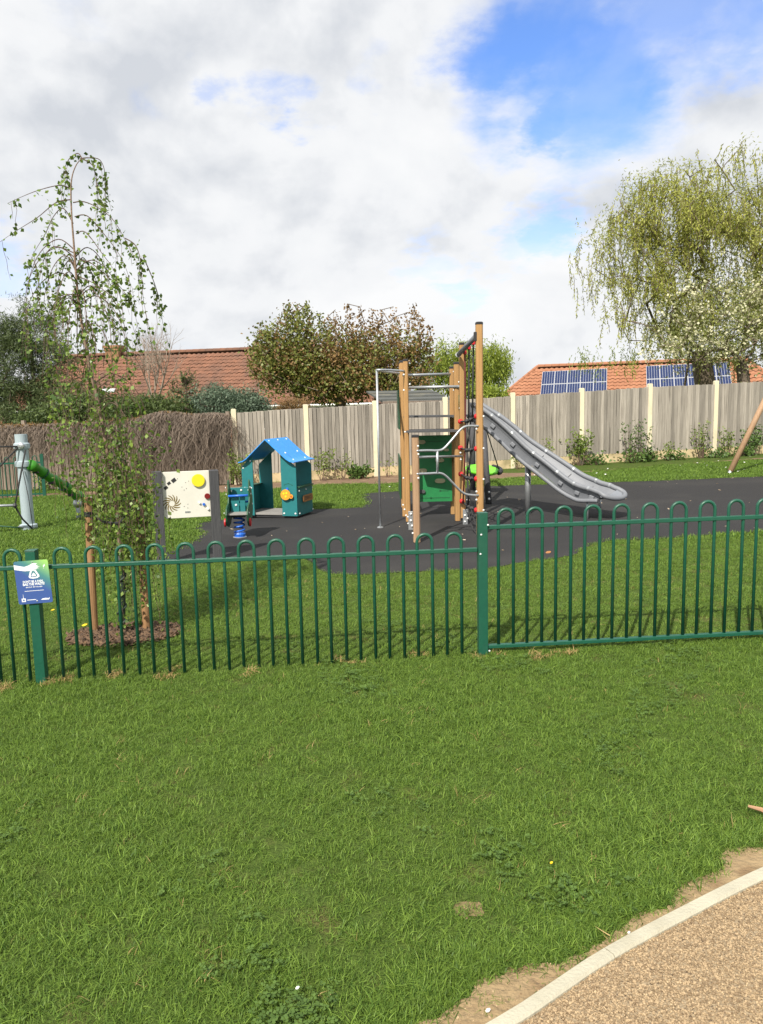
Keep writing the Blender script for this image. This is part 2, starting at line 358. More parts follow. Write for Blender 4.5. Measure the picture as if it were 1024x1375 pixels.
def skeleton(trunk, targets, r_tip=.012, rmax=None, wob=.12, lean=.35, seg=.5, rng=RNG, start=1, power=2.3):
    """connects every target with the nearest node below it; returns nodes, parents, radii"""
    P = [np.array(t, dtype=float) for t in trunk]; par = [-1] + list(range(len(P) - 1)); tip = []
    A = np.array(P); base = P[-1]
    for t in sorted((np.array(t, dtype=float) for t in targets), key=lambda t: np.linalg.norm(t - base)):
        A = np.array(P[start:]); dv = t - A; dist = np.linalg.norm(dv, axis=1)
        cost = dist * (1 + lean * (dv[:, 2] < 0.2 * dist)) 
        j = int(np.argmin(cost)) + start; a = P[j]; dd = t - a; ln = np.linalg.norm(dd); k = max(1, int(ln / seg)); prev = j
        for i in range(1, k + 1):
            f = i / k; p = a + dd * f
            if i < k: p = p + rng.normal(size=3) * wob * seg + np.array([0, 0, math.sin(f * math.pi) * ln * .08])
            P.append(p); par.append(prev); prev = len(P) - 1
        tip.append(prev)
    n = len(P); acc = np.zeros(n)
    for i in range(n - 1, -1, -1):
        if acc[i] == 0: acc[i] = r_tip ** power
        if par[i] >= 0: acc[par[i]] += acc[i]
    rad = acc ** (1 / power)
    if rmax: rad = np.minimum(rad, rmax)
    return np.array(P), par, rad, tip
def wood_mesh(name, P, par, rad, m, parent, n=5):
    vs = []; fs = []
    ang = np.arange(n) * 2 * math.pi / n
    for i, p in enumerate(par):
        if p < 0: continue
        a, b = P[p], P[i]; t = b - a; l = np.linalg.norm(t)
        if l < 1e-5: continue
        t = t / l; u = np.cross(t, [0.31, 0.87, 0.2]); u /= np.linalg.norm(u); w = np.cross(t, u)
        ring = np.cos(ang)[:, None] * u + np.sin(ang)[:, None] * w
        ra = min(rad[p], rad[i] * 1.35); o = len(vs) * n
        vs.append(a - t * ra * .3 + ring * ra); vs.append(b + ring * rad[i])
        for k in range(n): fs.append((o + k, o + (k + 1) % n, o + n + (k + 1) % n, o + n + k))
    return np_mesh(name, np.concatenate(vs), fs, m, parent, smooth=True)
def blob_points(lobes, n, rng=RNG, shell=.35):
    """random points in a union of ellipsoids (cx,cy,cz,rx,ry,rz), denser near the surface"""
    w = np.array([l[3] * l[4] * l[5] for l in lobes]) ** .8; w /= w.sum(); k = rng.choice(len(lobes), n, p=w)
    d = unit(rng.normal(size=(n, 3))); r = rng.uniform(0, 1, n) ** shell
    Lb = np.array(lobes)[k]
    return Lb[:, :3] + d * r[:, None] * Lb[:, 3:6]
def lobe(px, py, rx, ry, Y, ryd=None):
    c = V(px, py, Y); s = S(Y); return (c.x, c.y, c.z, rx * s, (ryd or rx) * s, ry * s)

# instanced scatter for what nobody could count
def tuft(name, n, rad, h, w, m, lean=.5, seg=3, seed=1):
    rng = np.random.default_rng(seed); vs = []; fs = []; tn = []
    for i in range(n):
        a = rng.uniform(0, 6.283); r = rad * math.sqrt(rng.uniform()); b = np.array([r * math.cos(a), r * math.sin(a), -.004])
        az = rng.uniform(0, 6.283); dr = np.array([math.cos(az), math.sin(az), 0]); sd = np.array([-dr[1], dr[0], 0])
        tw = rng.uniform(-.8, .8); sd = sd * math.cos(tw) + dr * math.sin(tw)
        hh = h * rng.uniform(.45, 1.2); le = lean * rng.uniform(.2, 1.5); t0 = rng.uniform(); o = len(vs)
        for k in range(seg + 1):
            f = k / seg; p = b + np.array([0, 0, hh * (f - .35 * le * f * f)]) + dr * hh * le * f * f * .9
            ww = w * (1 - f ** 1.6) * .5 + w * .04
            vs += [p - sd * ww, p + sd * ww]; tn += [t0, t0]
        for k in range(seg): fs.append((o + 2 * k, o + 2 * k + 1, o + 2 * k + 3, o + 2 * k + 2))
    ob = np_mesh(name, vs, fs, m, None, tn, smooth=True); COL.objects.unlink(ob); return ob
def scatter(name, pts, variants, scale, tilt=.0, kind='stuff', label=None, cat=None, zscale=None, parent=None, rng=RNG, flat=False):
    pts = np.asarray(pts, dtype=np.float32); n = len(pts)
    if parent is not None: pts = pts - np.array(rootloc(parent), dtype=np.float32)
    me = bpy.data.meshes.new(name); me.vertices.add(n); me.vertices.foreach_set('co', pts.ravel())
    rot = np.zeros((n, 3), dtype=np.float32); rot[:, 2] = rng.uniform(0, 6.283, n); rot[:, :2] = rng.normal(size=(n, 2)) * tilt
    if flat: rot[:, :2] = rng.uniform(0, 6.283, (n, 2))
    sc_ = np.broadcast_to(np.asarray(scale, dtype=np.float32), (n,)) * rng.uniform(.75, 1.25, n).astype(np.float32)
    s3 = np.stack([sc_, sc_, sc_ * (1 if zscale is None else np.asarray(zscale, dtype=np.float32))], 1).astype(np.float32)
    me.attributes.new('rot', 'FLOAT_VECTOR', 'POINT').data.foreach_set('vector', rot.ravel())
    me.attributes.new('scl', 'FLOAT_VECTOR', 'POINT').data.foreach_set('vector', s3.ravel())
    me.attributes.new('var', 'INT', 'POINT').data.foreach_set('value', rng.integers(0, len(variants), n).astype(np.int32))
    me.update(); ob = bpy.data.objects.new(name, me); COL.objects.link(ob)
    if parent is not None: ob.parent = parent
    g = bpy.data.node_groups.new(name + '_nodes', 'GeometryNodeTree')
    g.interface.new_socket('Geometry', in_out='INPUT', socket_type='NodeSocketGeometry'); g.interface.new_socket('Geometry', in_out='OUTPUT', socket_type='NodeSocketGeometry')
    gi = g.nodes.new('NodeGroupInput'); go = g.nodes.new('NodeGroupOutput'); jn = g.nodes.new('GeometryNodeJoinGeometry')
    def attr(nm, ty):
        a = g.nodes.new('GeometryNodeInputNamedAttribute'); a.data_type = ty; a.inputs[0].default_value = nm; return a.outputs[0]
    ar, as_, av = attr('rot', 'FLOAT_VECTOR'), attr('scl', 'FLOAT_VECTOR'), attr('var', 'INT')
    for i, vo in enumerate(variants):
        oi = g.nodes.new('GeometryNodeObjectInfo'); oi.inputs['Object'].default_value = vo; oi.inputs['As Instance'].default_value = True
        cm = g.nodes.new('FunctionNodeCompare'); cm.data_type = 'INT'; cm.operation = 'EQUAL'; g.links.new(av, cm.inputs[2]); cm.inputs[3].default_value = i
        ip = g.nodes.new('GeometryNodeInstanceOnPoints'); g.links.new(gi.outputs[0], ip.inputs['Points']); g.links.new(cm.outputs[0], ip.inputs['Selection'])
        g.links.new(oi.outputs['Geometry'], ip.inputs['Instance'])
        er = g.nodes.new('FunctionNodeEulerToRotation'); g.links.new(ar, er.inputs[0]); g.links.new(er.outputs[0], ip.inputs['Rotation']); g.links.new(as_, ip.inputs['Scale'])
        g.links.new(ip.outputs[0], jn.inputs[0])
    g.links.new(jn.outputs[0], go.inputs[0])
    md = ob.modifiers.new('scatter', 'NODES'); md.node_group = g
    return tag(ob, label, cat, None, kind)
def in_poly(x, y, poly):
    x, y = np.asarray(x), np.asarray(y); c = np.zeros(x.shape, bool); n = len(poly); j = n - 1
    for i in range(n):
        xi, yi = poly[i][0], poly[i][1]; xj, yj = poly[j][0], poly[j][1]
        if yi != yj: c ^= ((yi > y) != (yj > y)) & (x < (xj - xi) * (y - yi) / (yj - yi) + xi)
        j = i
    return c
def text_mesh(name, body, size, m, parent, o, ex, ey, depth=.001, bold=0.0, squash=1.0):
    cu = bpy.data.curves.new(name, 'FONT'); cu.body = body; cu.size = size; cu.align_x = 'CENTER'; cu.align_y = 'CENTER'; cu.extrude = depth; cu.offset = bold; cu.resolution_u = 2
    ob = bpy.data.objects.new(name, cu); COL.objects.link(ob); bpy.context.view_layer.update()
    me = bpy.data.meshes.new_from_object(ob.evaluated_get(bpy.context.evaluated_depsgraph_get())); bpy.data.objects.remove(ob)
    o, ex, ey = Vector(o), Vector(ex), Vector(ey); ez = ex.cross(ey); off = rootloc(parent)
    for v in me.vertices: v.co = o + ex * v.co.x * squash + ey * v.co.y + ez * v.co.z - off
    me.materials.clear(); me.materials.append(M[m]); me.name = name
    r = bpy.data.objects.new(name, me); COL.objects.link(r); r.parent = parent; return r
# ================================================================== ground
def ground_strip(name, m, xs, ys, dz=0.0):
    vs = [(x, y, gz(x) + dz) for y in ys for x in xs]; nx = len(xs)
    fs = [(j * nx + i, j * nx + i + 1, (j + 1) * nx + i + 1, (j + 1) * nx + i) for j in range(len(ys) - 1) for i in range(nx - 1)]
    b = MB(); b.add(vs, fs); return b.build(name, m)
lawn = ground_strip('lawn', 'lawn', [-1500, -60, -14, -7, 0, 7, 14, 60, 1500], [-40, -5, 0, 5, 10, 15, 20, 40, 100, 400, 1500]); tag(lawn, 'green mown lawn in front of and behind the railing', 'lawn', kind='structure')
from mathutils.geometry import tessellate_polygon
def sheet(name, pts, m, dz, parent=None):
    b = MB(); P = [(p[0], p[1], gz(p[0]) + dz) for p in pts]
    b.add(P, [tuple(t) for t in tessellate_polygon([[Vector(p) for p in P]])])
    ob = b.build(name, m, parent)
    for p in ob.data.polygons:
        if p.normal.z < 0: p.flip()
    ob.data.update(); return ob
rub_px = [(203, 757), (217, 745), (235, 739), (255, 728), (270, 717), (262, 709), (272, 702), (300, 697), (330, 690), (380, 686), (430, 684), (484, 681), (489, 672), (487, 664), (515, 661), (600, 657), (660, 653), (760, 650),
          (900, 645), (1024, 640), (1140, 636), (1140, 709), (1024, 714), (940, 720), (860, 725), (815, 727), (788, 735), (768, 746), (706, 755), (650, 764), (600, 767), (540, 769), (480, 772), (450, 771), (432, 767), (421, 757), (403, 750), (340, 752), (270, 757), (230, 759)]
rub = [G(*p) for p in rub_px]; rubc = catmull(rub, 5, closed=True)
rubc = [Vector((p.x + random.uniform(-.02, .02), p.y + random.uniform(-.02, .02), 0)) for p in rubc]
tag(sheet('rubber_surface', rubc, 'rubber', .006), 'dark grey rubber safety surface with curved edges under the play equipment', 'playground surface', kind='structure')

# ------------------------------------------------------------------ path, kerb, bare soil
kl = [G(*p) for p in ((661, 1375), (699, 1352), (752, 1316), (809, 1279), (896, 1232), (1024, 1169))]
kr = [G(*p) for p in ((705, 1375), (827, 1285), (916, 1242), (1024, 1184.5))]
t0 = (kl[0] - kl[1]).normalized(); t1 = (kl[-1] - kl[-2]).normalized()
kl = [kl[0] + t0 * 1.6 + Vector((-.25, 0, 0)), kl[0] + t0 * .7 + Vector((-.05, 0, 0))] + kl + [kl[-1] + t1 * .8 + Vector((0, -.05, 0)), kl[-1] + t1 * 2.2 + Vector((0, -.38, 0)), Vector((9, kl[-1].y + .3, 0))]
kc = catmull(kl, 14)
def offs(c, d):
    o = []
    for i in range(len(c)):
        a, b = c[max(0, i - 1)], c[min(len(c) - 1, i + 1)]; t = (b - a).normalized(); o.append(Vector((c[i].x + t.y * d, c[i].y - t.x * d, 0)))
    return o
KW = .050
k0, k1, k2 = kc, offs(kc, KW), offs(kc, 2.2)
inn = offs(kc, KW - .01)
path_poly = inn + [Vector((9, inn[-1].y, 0)), Vector((9, -6, 0)), Vector((inn[0].x - 2, -6, 0))]
path = tag(sheet('path', path_poly, 'gravel', .006), 'tan resin bound gravel path curving past the lawn', 'path', kind='structure')
cum = [0]
for i in range(1, len(kc)): cum.append(cum[-1] + (kc[i] - kc[i - 1]).length)
jx = G(812, 1281); ji = min(range(len(kc)), key=lambda i: (kc[i] - jx).length); sj = cum[ji]
def at_s(s, d):
    i = max(0, min(len(kc) - 2, next((i for i in range(len(cum) - 1) if cum[i + 1] >= s), len(kc) - 2)))
    f = (s - cum[i]) / (cum[i + 1] - cum[i]); t = (kc[i + 1] - kc[i]).normalized(); p = kc[i].lerp(kc[i + 1], f)
    return Vector((p.x + t.y * d, p.y - t.x * d, 0))
kerbs = MB(); s0 = sj - .915 * 4
for k in range(9):
    a, b_ = s0 + k * .915 + .002, s0 + (k + 1) * .915 - .002
    if b_ < 0 or a > cum[-1]: continue
    a, b_ = max(a, 0), min(b_, cum[-1]); n = 10; v = []; f = []
    for i in range(n + 1):
        s_ = a + (b_ - a) * i / n; dzk = random.uniform(-.0005, .0005)
        for d, z in ((0, -.1), (0, .014), (.007, .022), (KW - .007, .022), (KW, .014), (KW, -.1)):
            p = at_s(s_, d); v.append((p.x, p.y, gz(p.x) + z + dzk))
    for i in range(n):
        for j in range(5): f.append((i * 6 + j, i * 6 + j + 1, i * 6 + j + 7, i * 6 + j + 6))
    f += [tuple(range(6)), tuple(range(n * 6 + 5, n * 6 - 1, -1))]
    ob = MB().add(v, f).build('kerb_stone', 'kerb', path)
soil_px = [(500, 1440), (545, 1390), (565, 1372), (598, 1362), (622, 1343), (640, 1322), (655, 1306), (672, 1312), (692, 1300), (738, 1296), (786, 1277), (812, 1262), (829, 1250), (862, 1226), (896, 1218), (905, 1200), (914, 1186), (967, 1169), (975, 1140), (1024, 1136), (1100, 1110), (1180, 1100)]
soil = [G(*p) for p in soil_px]; soilc = [p + Vector((random.uniform(-.012, .012), random.uniform(-.012, .012), 0)) for p in catmull(soil, 5)]
ke = [p for p in offs(kc, .015) if p.y > .8 and p.x < 3.2]
soil_poly = soilc + ke[::-1]
tag(sheet('bare_soil', soil_poly, 'soil', .0045), 'bare sandy soil strip between the lawn and the path edging', 'soil', kind='structure')
patch = G(628, 1222); pp = [Vector((patch.x + .055 * math.cos(a) * random.uniform(.7, 1.2), patch.y + .05 * math.sin(a) * random.uniform(.7, 1.2), 0)) for a in np.linspace(0, 6.28, 18)[:-1]]
tag(sheet('bare_patch', pp, 'soil', .0045), 'small bare soil patch in the lawn near the path', 'soil', kind='structure')
# soil border in front of the boundary fence
bed_px = [(-40, 672), (60, 667), (180, 664), (305, 662), (420, 652), (500, 650), (600, 648), (700, 641), (780, 635), (860, 628), (940, 622), (1024, 617), (1120, 611)]
bed_f = [G(*p) for p in bed_px]

# ------------------------------------------------------------------ boundary fence
FA, FB = Vector((-3.70, 19.35, 0)), Vector((9.75, 21.95, 0)); fd = (FB - FA).normalized(); fn = Vector((fd.y, -fd.x, 0))      # fn looks at the lawn
def on_fence(px, py, off=0.0):
    P = FA + fn * off; d = ray(px, py); t = (P - CE).dot(fn) / d.dot(fn); return CE + d * t
sheet_pts = catmull(bed_f, 4) + [FB + fd * 6 + fn * -.1, FA - fd * .2 + fn * -.1, Vector((-14, 18.7, 0))]
tag(sheet('soil_bed', sheet_pts, 'bed', .008), 'brown soil border along the foot of the boundary fence', 'soil bed', kind='structure')
fence = thing('boundary_fence', (FA.x, FA.y, gz(FA.x)), 'grey close-board timber fence with cream concrete posts behind the playground', 'fence')
post_px = [(313, 549), (410, 543), (503, 538), (598, 533), (689, 527), (782, 521), (874, 515), (963, 511), (1056, 506), (1148, 501)]
variants = []
PT = [on_fence(*p) for p in post_px]
for i, p in enumerate(PT):
    z0 = gz(p.x) - .1; b = MB(); w = .062
    pr = [(-w, 0), (w, 0), (w, -.11), (-w, -.11)]
    v = [p + fd * a - fn * c for a, c in ((-w, 0), (w, 0), (w, .11), (-w, .11))]
    b.add([(q.x, q.y, z0) for q in v] + [(q.x, q.y, p.z - .02) for q in v] + [(q.x + (p.x - q.x) * .25, q.y + (p.y - q.y) * .25, p.z) for q in v],
          [(0, 1, 5, 4), (1, 2, 6, 5), (2, 3, 7, 6), (3, 0, 4, 7), (4, 5, 9, 8), (5, 6, 10, 9), (6, 7, 11, 10), (7, 4, 8, 11), (8, 9, 10, 11)])
    b.build('concrete_post', 'cpost', fence, bevel=.006)
board_meshes = []
for k in range(6):                                            # feather-edge boards, one edge thicker than the other, of unit height
    w = .108; b = MB(); n = 3
    a0 = random.uniform(-.002, .002)
    v = []
    for z in (0, 1):
        o = a0 * z
        v += [(-w / 2 + o, .030, z), (w / 2 + o, .004, z + random.uniform(-.006, .006) * z), (w / 2 + o, -.006, z), (-w / 2 + o, -.006, z)]
    b.add(v, [(0, 1, 5, 4), (1, 2, 6, 5), (2, 3, 7, 6), (3, 0, 4, 7), (4, 5, 6, 7), (0, 3, 2, 1)])
    me = bpy.data.meshes.new('fence_board'); me.from_pydata(b.v, [], b.f); me.update(); me.materials.append(M['board']); board_meshes.append(me)
board_old = []
for me in board_meshes:
    m2 = me.copy(); m2.materials.clear(); m2.materials.append(M['oldboard']); board_old.append(m2)
def put_board(parent, p, direction, h, meshes, z):
    me = random.choice(meshes); o = bpy.data.objects.new('fence_board', me); COL.objects.link(o); o.parent = parent
    o.location = Vector((p.x, p.y, z)) - rootloc(parent)
    a = math.atan2(direction.y, direction.x); o.rotation_euler = (random.gauss(0, .002), random.gauss(0, .0035), a); o.scale = (1, 1, h)
    # local -y must look at the lawn: board faces built with +y thick, so turn round
    o.rotation_euler.z += math.pi
for i in range(len(PT) - 1):
    a, b_ = PT[i], PT[i + 1]; ln = (Vector((b_.x - a.x, b_.y - a.y, 0))).length; gap = .068
    n = max(1, round((ln - 2 * gap) / .098)); st = (ln - 2 * gap) / n
    g0, g1 = gz(a.x), gz(b_.x)
    gb = MB(); c = (a + b_) / 2; zb = (g0 + g1) / 2
    gb.box((c.x - fn.x * .05, c.y - fn.y * .05, zb + .12), (ln - .10, .045, .26), (fd, fn, (0, 0, 1))).build('gravel_board', 'gboard', fence, bevel=.006)
    rl = MB()
    for hz in (.45, 1.05, 1.65): rl.box((c.x - fn.x * .085, c.y - fn.y * .085, zb + hz), (ln - .12, .05, .08), (fd, fn, (0, 0, 1)))
    rl.build('fence_rail', 'board', fence)
    for k in range(n):
        f = (gap + st * (k + .5)) / ln; p = a.lerp(b_, f) - fn * .045; zt = a.z + (b_.z - a.z) * f - .10 + random.uniform(-.008, .008)
        z0 = g0 + (g1 - g0) * f + .245
        put_board(fence, p, fd, zt - z0, board_meshes, z0)
# older fence under the dead creeper, at the far left
OA, OB = G(-90, 662), Vector((FA.x - .12, FA.y - .05, 0)); od = (Vector((OB.x, OB.y, 0)) - Vector((OA.x, OA.y, 0))).normalized(); on = Vector((od.y, -od.x, 0))
def on_old(px, py, off=0.0):
    P = Vector((OB.x, OB.y, 0)) + on * off; d = ray(px, py); t = (P - CE).dot(on) / d.dot(on); return CE + d * t
ofence = thing('old_fence', (OA.x, OA.y, gz(OA.x)), 'old brown board fence half hidden under dead hanging creeper', 'fence')
ln = (Vector((OB.x, OB.y, 0)) - Vector((OA.x, OA.y, 0))).length; n = round(ln / .104)
zl, zr = on_old(0, 573).z, on_old(300, 561).z
for k in range(n):
    f = (k + .5) / n; p = Vector((OA.x, OA.y, 0)).lerp(Vector((OB.x, OB.y, 0)), f); zt = zl + (zr - zl) * f + random.uniform(-.02, .02)
    put_board(ofence, p, od, zt - gz(p.x) - .03, board_old, gz(p.x) + .03)
b = MB()
for hz in (.4, 1.1, 1.7): b.tube([(OA.x - on.x * .06, OA.y - on.y * .06, gz(OA.x) + hz), (OB.x - on.x * .06, OB.y - on.y * .06, gz(OB.x) + hz)], .035, 4)
b.build('fence_rail', 'oldboard', ofence)
for f in (.1, .33, .56, .79, .995):
    p = Vector((OA.x, OA.y, 0)).lerp(Vector((OB.x, OB.y, 0)), f); MB().box((p.x - on.x * .12, p.y - on.y * .12, gz(p.x) + .92), (.09, .09, 1.9), (od, on, (0, 0, 1))).build('fence_post', 'oldboard', ofence)
# dead creeper
cr = thing('dead_creeper', (OB.x - 1.5, OB.y - .1, gz(OB.x)), 'brown leafless creeper hanging thickly over the old fence', 'creeper')
def ribbons(name, starts, drops, width, m, parent, wob=.10, K=7, outw=None, rng=RNG):
    n = len(starts); starts = np.asarray(starts); p = np.zeros((n, K, 3)); f = np.linspace(0, 1, K)
    p[:] = starts[:, None, :]; p[:, :, 2] -= drops[:, None] * f[None, :]
    w = np.cumsum(rng.normal(size=(n, K, 3)) * wob * np.array([1, .45, .3]), 1) * np.minimum(drops, 1)[:, None, None]; w -= w[:, :1]
    p += w
    if outw is not None: p += np.asarray(outw)[None, None, :] * (np.sin(f * 2.2)[None, :, None] * rng.uniform(.02, .28, n)[:, None, None])
    a = rng.uniform(0, math.pi, n); sd = np.stack([np.cos(a), np.sin(a) * .6, rng.normal(size=n) * .2], 1)[:, None, :] * (width * .5) * (1 - .6 * f)[None, :, None]
    v = np.stack([p - sd, p + sd], 2).reshape(-1, 3); base = (np.arange(n) * K * 2)[:, None] + np.arange(K - 1)[None, :] * 2; base = base.ravel()
    q = np.stack([base, base + 1, base + 3, base + 2], 1)
    return np_mesh(name, v, q, m, parent, np.repeat(rng.uniform(0, 1, n), K * 2))
nst = 4600; px = np.concatenate([RNG.uniform(186, 308, int(nst * .72)), RNG.uniform(-20, 200, nst - int(nst * .72))]); st = []; dr = []
for x in px:
    mound = 10 * math.exp(-((x - 222) / 35) ** 2) + 5 * math.exp(-((x - 285) / 25) ** 2)
    top = 573 - 12 * x / 300 - mound
    p = on_old(x, top + RNG.uniform(-3, 6), RNG.uniform(-.12, .10)); st.append(p[:]); full = RNG.uniform(.2, 1.0) ** 1.8 if x > 186 else RNG.uniform(.05, .8) ** 1.5
    dr.append((p.z - gz(p.x)) * full)
tag(ribbons('creeper_stems', st, np.array(dr), .013, 'creeper', cr, .13, 8, on), kind='stuff')
ms = [on_old(x, 573 - 12 * x / 300 - 8 * math.exp(-((x - 222) / 38) ** 2) + RNG.uniform(-2, 3), RNG.uniform(-.15, .1))[:] for x in RNG.uniform(0, 308, 1500)]
tag(leaves('creeper_top_growth', ms, .09, 'moss', cr, .35, (0, 0, .3)), kind='stuff')

# ------------------------------------------------------------------ bow top railing
P0, P1, P2 = G(57, 916), G(648, 878), G(1000, 860)
rd1 = Vector((P1.x - P0.x, P1.y - P0.y, 0)).normalized(); rd2 = Vector((P2.x - P1.x, P2.y - P1.y, 0)).normalized()
rn1 = Vector((rd1.y, -rd1.x, 0)); rn2 = Vector((rd2.y, -rd2.x, 0))
railing = thing('bow_top_railing', (P1.x, P1.y, gz(P1.x)), 'green bow top metal railing of looped bars crossing the lawn', 'railing')
def on_plane(P, nrm, px, py):
    d = ray(px, py); t = (Vector(P) - CE).dot(nrm) / d.dot(nrm); return CE + d * t
def rail_panel(P, d, nrm, xs, ys, y_top, leg_bottom, ext0, ext1, rail_z):
    a = on_plane(P, nrm, xs[0], ys[0]); b_ = on_plane(P, nrm, xs[1], ys[1]); cnt = xs[2]
    for k in range(cnt[0], cnt[1]):
        f = k / (cnt[2] - 1); c = a.lerp(b_, f); zr = rail_z(c); hw = .0525; ztop = zr + .122
        g = leg_bottom(c)
        pts = [c - d * hw + Vector((0, 0, g - c.z)), c - d * hw + Vector((0, 0, zr - c.z)), c - d * hw + Vector((0, 0, ztop - hw - c.z))]
        for j in range(1, 8):
            t = math.pi * j / 8; pts.append(c + d * (-hw * math.cos(t)) + Vector((0, 0, ztop - hw + hw * math.sin(t) - c.z)))
        pts += [c + d * hw + Vector((0, 0, ztop - hw - c.z)), c + d * hw + Vector((0, 0, zr - c.z)), c + d * hw + Vector((0, 0, g - c.z))]
        MB().tube(pts, .0115, 8).build('hoop', 'rail', railing, smooth=True)
def rail_bar(name, a, b_, w, h, nrm):
    t = (b_ - a).normalized(); up = nrm.cross(t) * -1; up = up if up.z > 0 else -up
    MB().box((a + b_) / 2, ((b_ - a).length, w, h), (t, nrm, up)).build(name, 'rail', railing, bevel=.004)
zA, zB = on_plane(P0, rn1, 47, 761.5).z, on_plane(P0, rn1, 640, 738).z
rail_zL = lambda c: zA + (zB - zA) * ((c - P0).dot(rd1) / (P1 - P0).dot(rd1))
rail_panel(P0, rd1, rn1, (84, 609, (0, 14, 14)), (757, 739), None, lambda c: gz(c.x) - .04, 0, 0, rail_zL)
rail_panel(P0, rd1, rn1, (-64, 17, (0, 3, 3)), (764, 761), None, lambda c: gz(c.x) - .04, 0, 0, rail_zL)
zC, zD = on_plane(P1, rn2, 652, 708).z, on_plane(P1, rn2, 1000, 694.5).z
rail_zR = lambda c: zC + (zD - zC) * ((c - P1).dot(rd2) / (P2 - P1).dot(rd2))
botz = lambda c: gz(c.x) + .055
rail_panel(P1, rd2, rn2, (679, 1026, (0, 22, 10)), (706, 694), None, lambda c: botz(c) - .005, 0, 0, rail_zR)
def lift(P, z): return Vector((P.x, P.y, z))
q0 = P0 - rd1 * 1.2; rail_bar('top_rail', lift(q0, rail_zL(q0)), lift(P0 - rd1 * .036, rail_zL(P0)), .034, .028, rn1)
rail_bar('top_rail', lift(P0 + rd1 * .036, rail_zL(P0)), lift(P1 - rd1 * .036, rail_zL(P1)), .034, .028, rn1)
q1 = P1 + rd2 * 4.6; rail_bar('top_rail', lift(P1 + rd2 * .036, rail_zR(P1)), lift(q1, rail_zR(q1)), .034, .028, rn2)
rail_bar('bottom_rail', lift(P1 + rd2 * .036, botz(P1)), lift(q1, botz(q1)), .038, .026, rn2)
for P, d, nr, zt in ((P0, rd1, rn1, HT(P0, 45, 739)), (P1, rd1, rn1, HT(P1, 644, 689)), (P1 + rd2 * 4.64, rd2, rn2, HT(P1, 644, 689) + .12)):
    g = gz(P.x); pm = MB().box((P.x, P.y, (g - .1 + zt) / 2), (.066, .066, zt - g + .1), (d, nr, (0, 0, 1))).build('railing_post', 'rail', railing, bevel=.004)
    MB().box((P.x, P.y, zt + .002), (.070, .070, .006), (d, nr, (0, 0, 1))).build('post_cap', 'rail', pm, bevel=.002)
b = MB()
for px, py in ((646, 718), (645, 744), (655, 705), (657, 874)): b.dome(on_plane(P1 + rn1 * .034, rn1, px, py), .007, rn1)
b.build('bolt', 'white', railing)

# ------------------------------------------------------------------ information plate on the railing post
so = on_plane(P0 + rn1 * .042, rn1, 44.5, 781.5); sx = (rd1 + Vector((0, 0, .045))).normalized(); sy = Vector((0, 0, 1)); sy = (sy - sx * sy.dot(sx)).normalized()
sg = thing('notice_plate', so, 'blue and green printed notice plate with a hand holding a bag', 'sign')
SW, SH = .222, .292
mp_ = bpy.data.materials.new('printed_plate'); mp_.use_nodes = True; t = mp_.node_tree; bs = t.nodes['Principled BSDF']; bs.inputs['Roughness'].default_value = .35
tcn = t.nodes.new('ShaderNodeTexCoord'); sp = t.nodes.new('ShaderNodeSeparateXYZ'); t.links.new(tcn.outputs['Object'], sp.inputs[0])
ma = t.nodes.new('ShaderNodeMath'); ma.operation = 'MULTIPLY_ADD'; ma.inputs[1].default_value = .75; t.links.new(sp.outputs[0], ma.inputs[0]); t.links.new(sp.outputs[2], ma.inputs[2])
rp = t.nodes.new('ShaderNodeValToRGB'); mr = t.nodes.new('ShaderNodeMapRange'); mr.inputs[1].default_value = -.02; mr.inputs[2].default_value = .21; t.links.new(ma.outputs[0], mr.inputs[0]); t.links.new(mr.outputs[0], rp.inputs[0])
el = rp.color_ramp.elements; el[0].position = .12; el[0].color = (.050, .098, .30, 1); el[1].position = 1; el[1].color = (.33, .60, .15, 1); e2 = rp.color_ramp.elements.new(.5); e2.color = (.075, .24, .22, 1)
t.links.new(rp.outputs[0], bs.inputs['Base Color']); M['plate'] = mp_
def rrect(w, h, r, n=4):
    o = []
    for cx, cy, a0 in ((w / 2 - r, h / 2 - r, 0), (-w / 2 + r, h / 2 - r, 90), (-w / 2 + r, -h / 2 + r, 180), (w / 2 - r, -h / 2 + r, 270)):
        for k in range(n + 1):
            a = R(a0 + 90 * k / n); o.append((cx + r * math.cos(a), cy + r * math.sin(a)))
    return o
MB().prism(rrect(SW, SH, .012), so, sx, sy, .003).build('plate', 'plate', sg)
def art(name, polys, m='printwhite', lift_=.0032, th=.0006):
    b = MB()
    for pl in polys: b.prism([((x - .5) * SW, (y - .5) * SH) for x, y in pl], so + rn1 * lift_, sx, sy, th)
    return b.build(name, m, sg)
hand = [(0, .925), (.30, .865), (.44, .895), (.54, .935), (.62, .935), (.69, .925), (.63, .895), (.72, .88), (.64, .865), (.755, .845), (.66, .838), (.72, .812), (.63, .81), (.66, .79), (.55, .785), (.42, .765), (.30, .765), (0, .815)]
bag_o = [(.46, .775), (.62, .775), (.70, .66), (.71, .62), (.64, .59), (.52, .58), (.42, .595), (.39, .63)]
bag_i = [(.505, .76), (.575, .76), (.645, .66), (.645, .635), (.60, .62), (.52, .615), (.46, .625), (.45, .645)]
bag_c = [(.535, .72), (.565, .71), (.615, .655), (.60, .640), (.50, .635), (.475, .65)]
art('printed_hand', [hand]); art('printed_bag', [bag_o]); art('printed_bag_inside', [bag_i], 'plate', .0036, .0005); art('printed_bag_contents', [bag_c], 'printwhite', .0039, .0005)
art('printed_leaf', [[(.84, .86), (.90, .90), (.905, .87), (.86, .82)], [(.845, .80), (.868, .815), (.865, .795)]])
art('printed_rule', [[(.22, .295), (.78, .295), (.78, .305), (.22, .305)]])
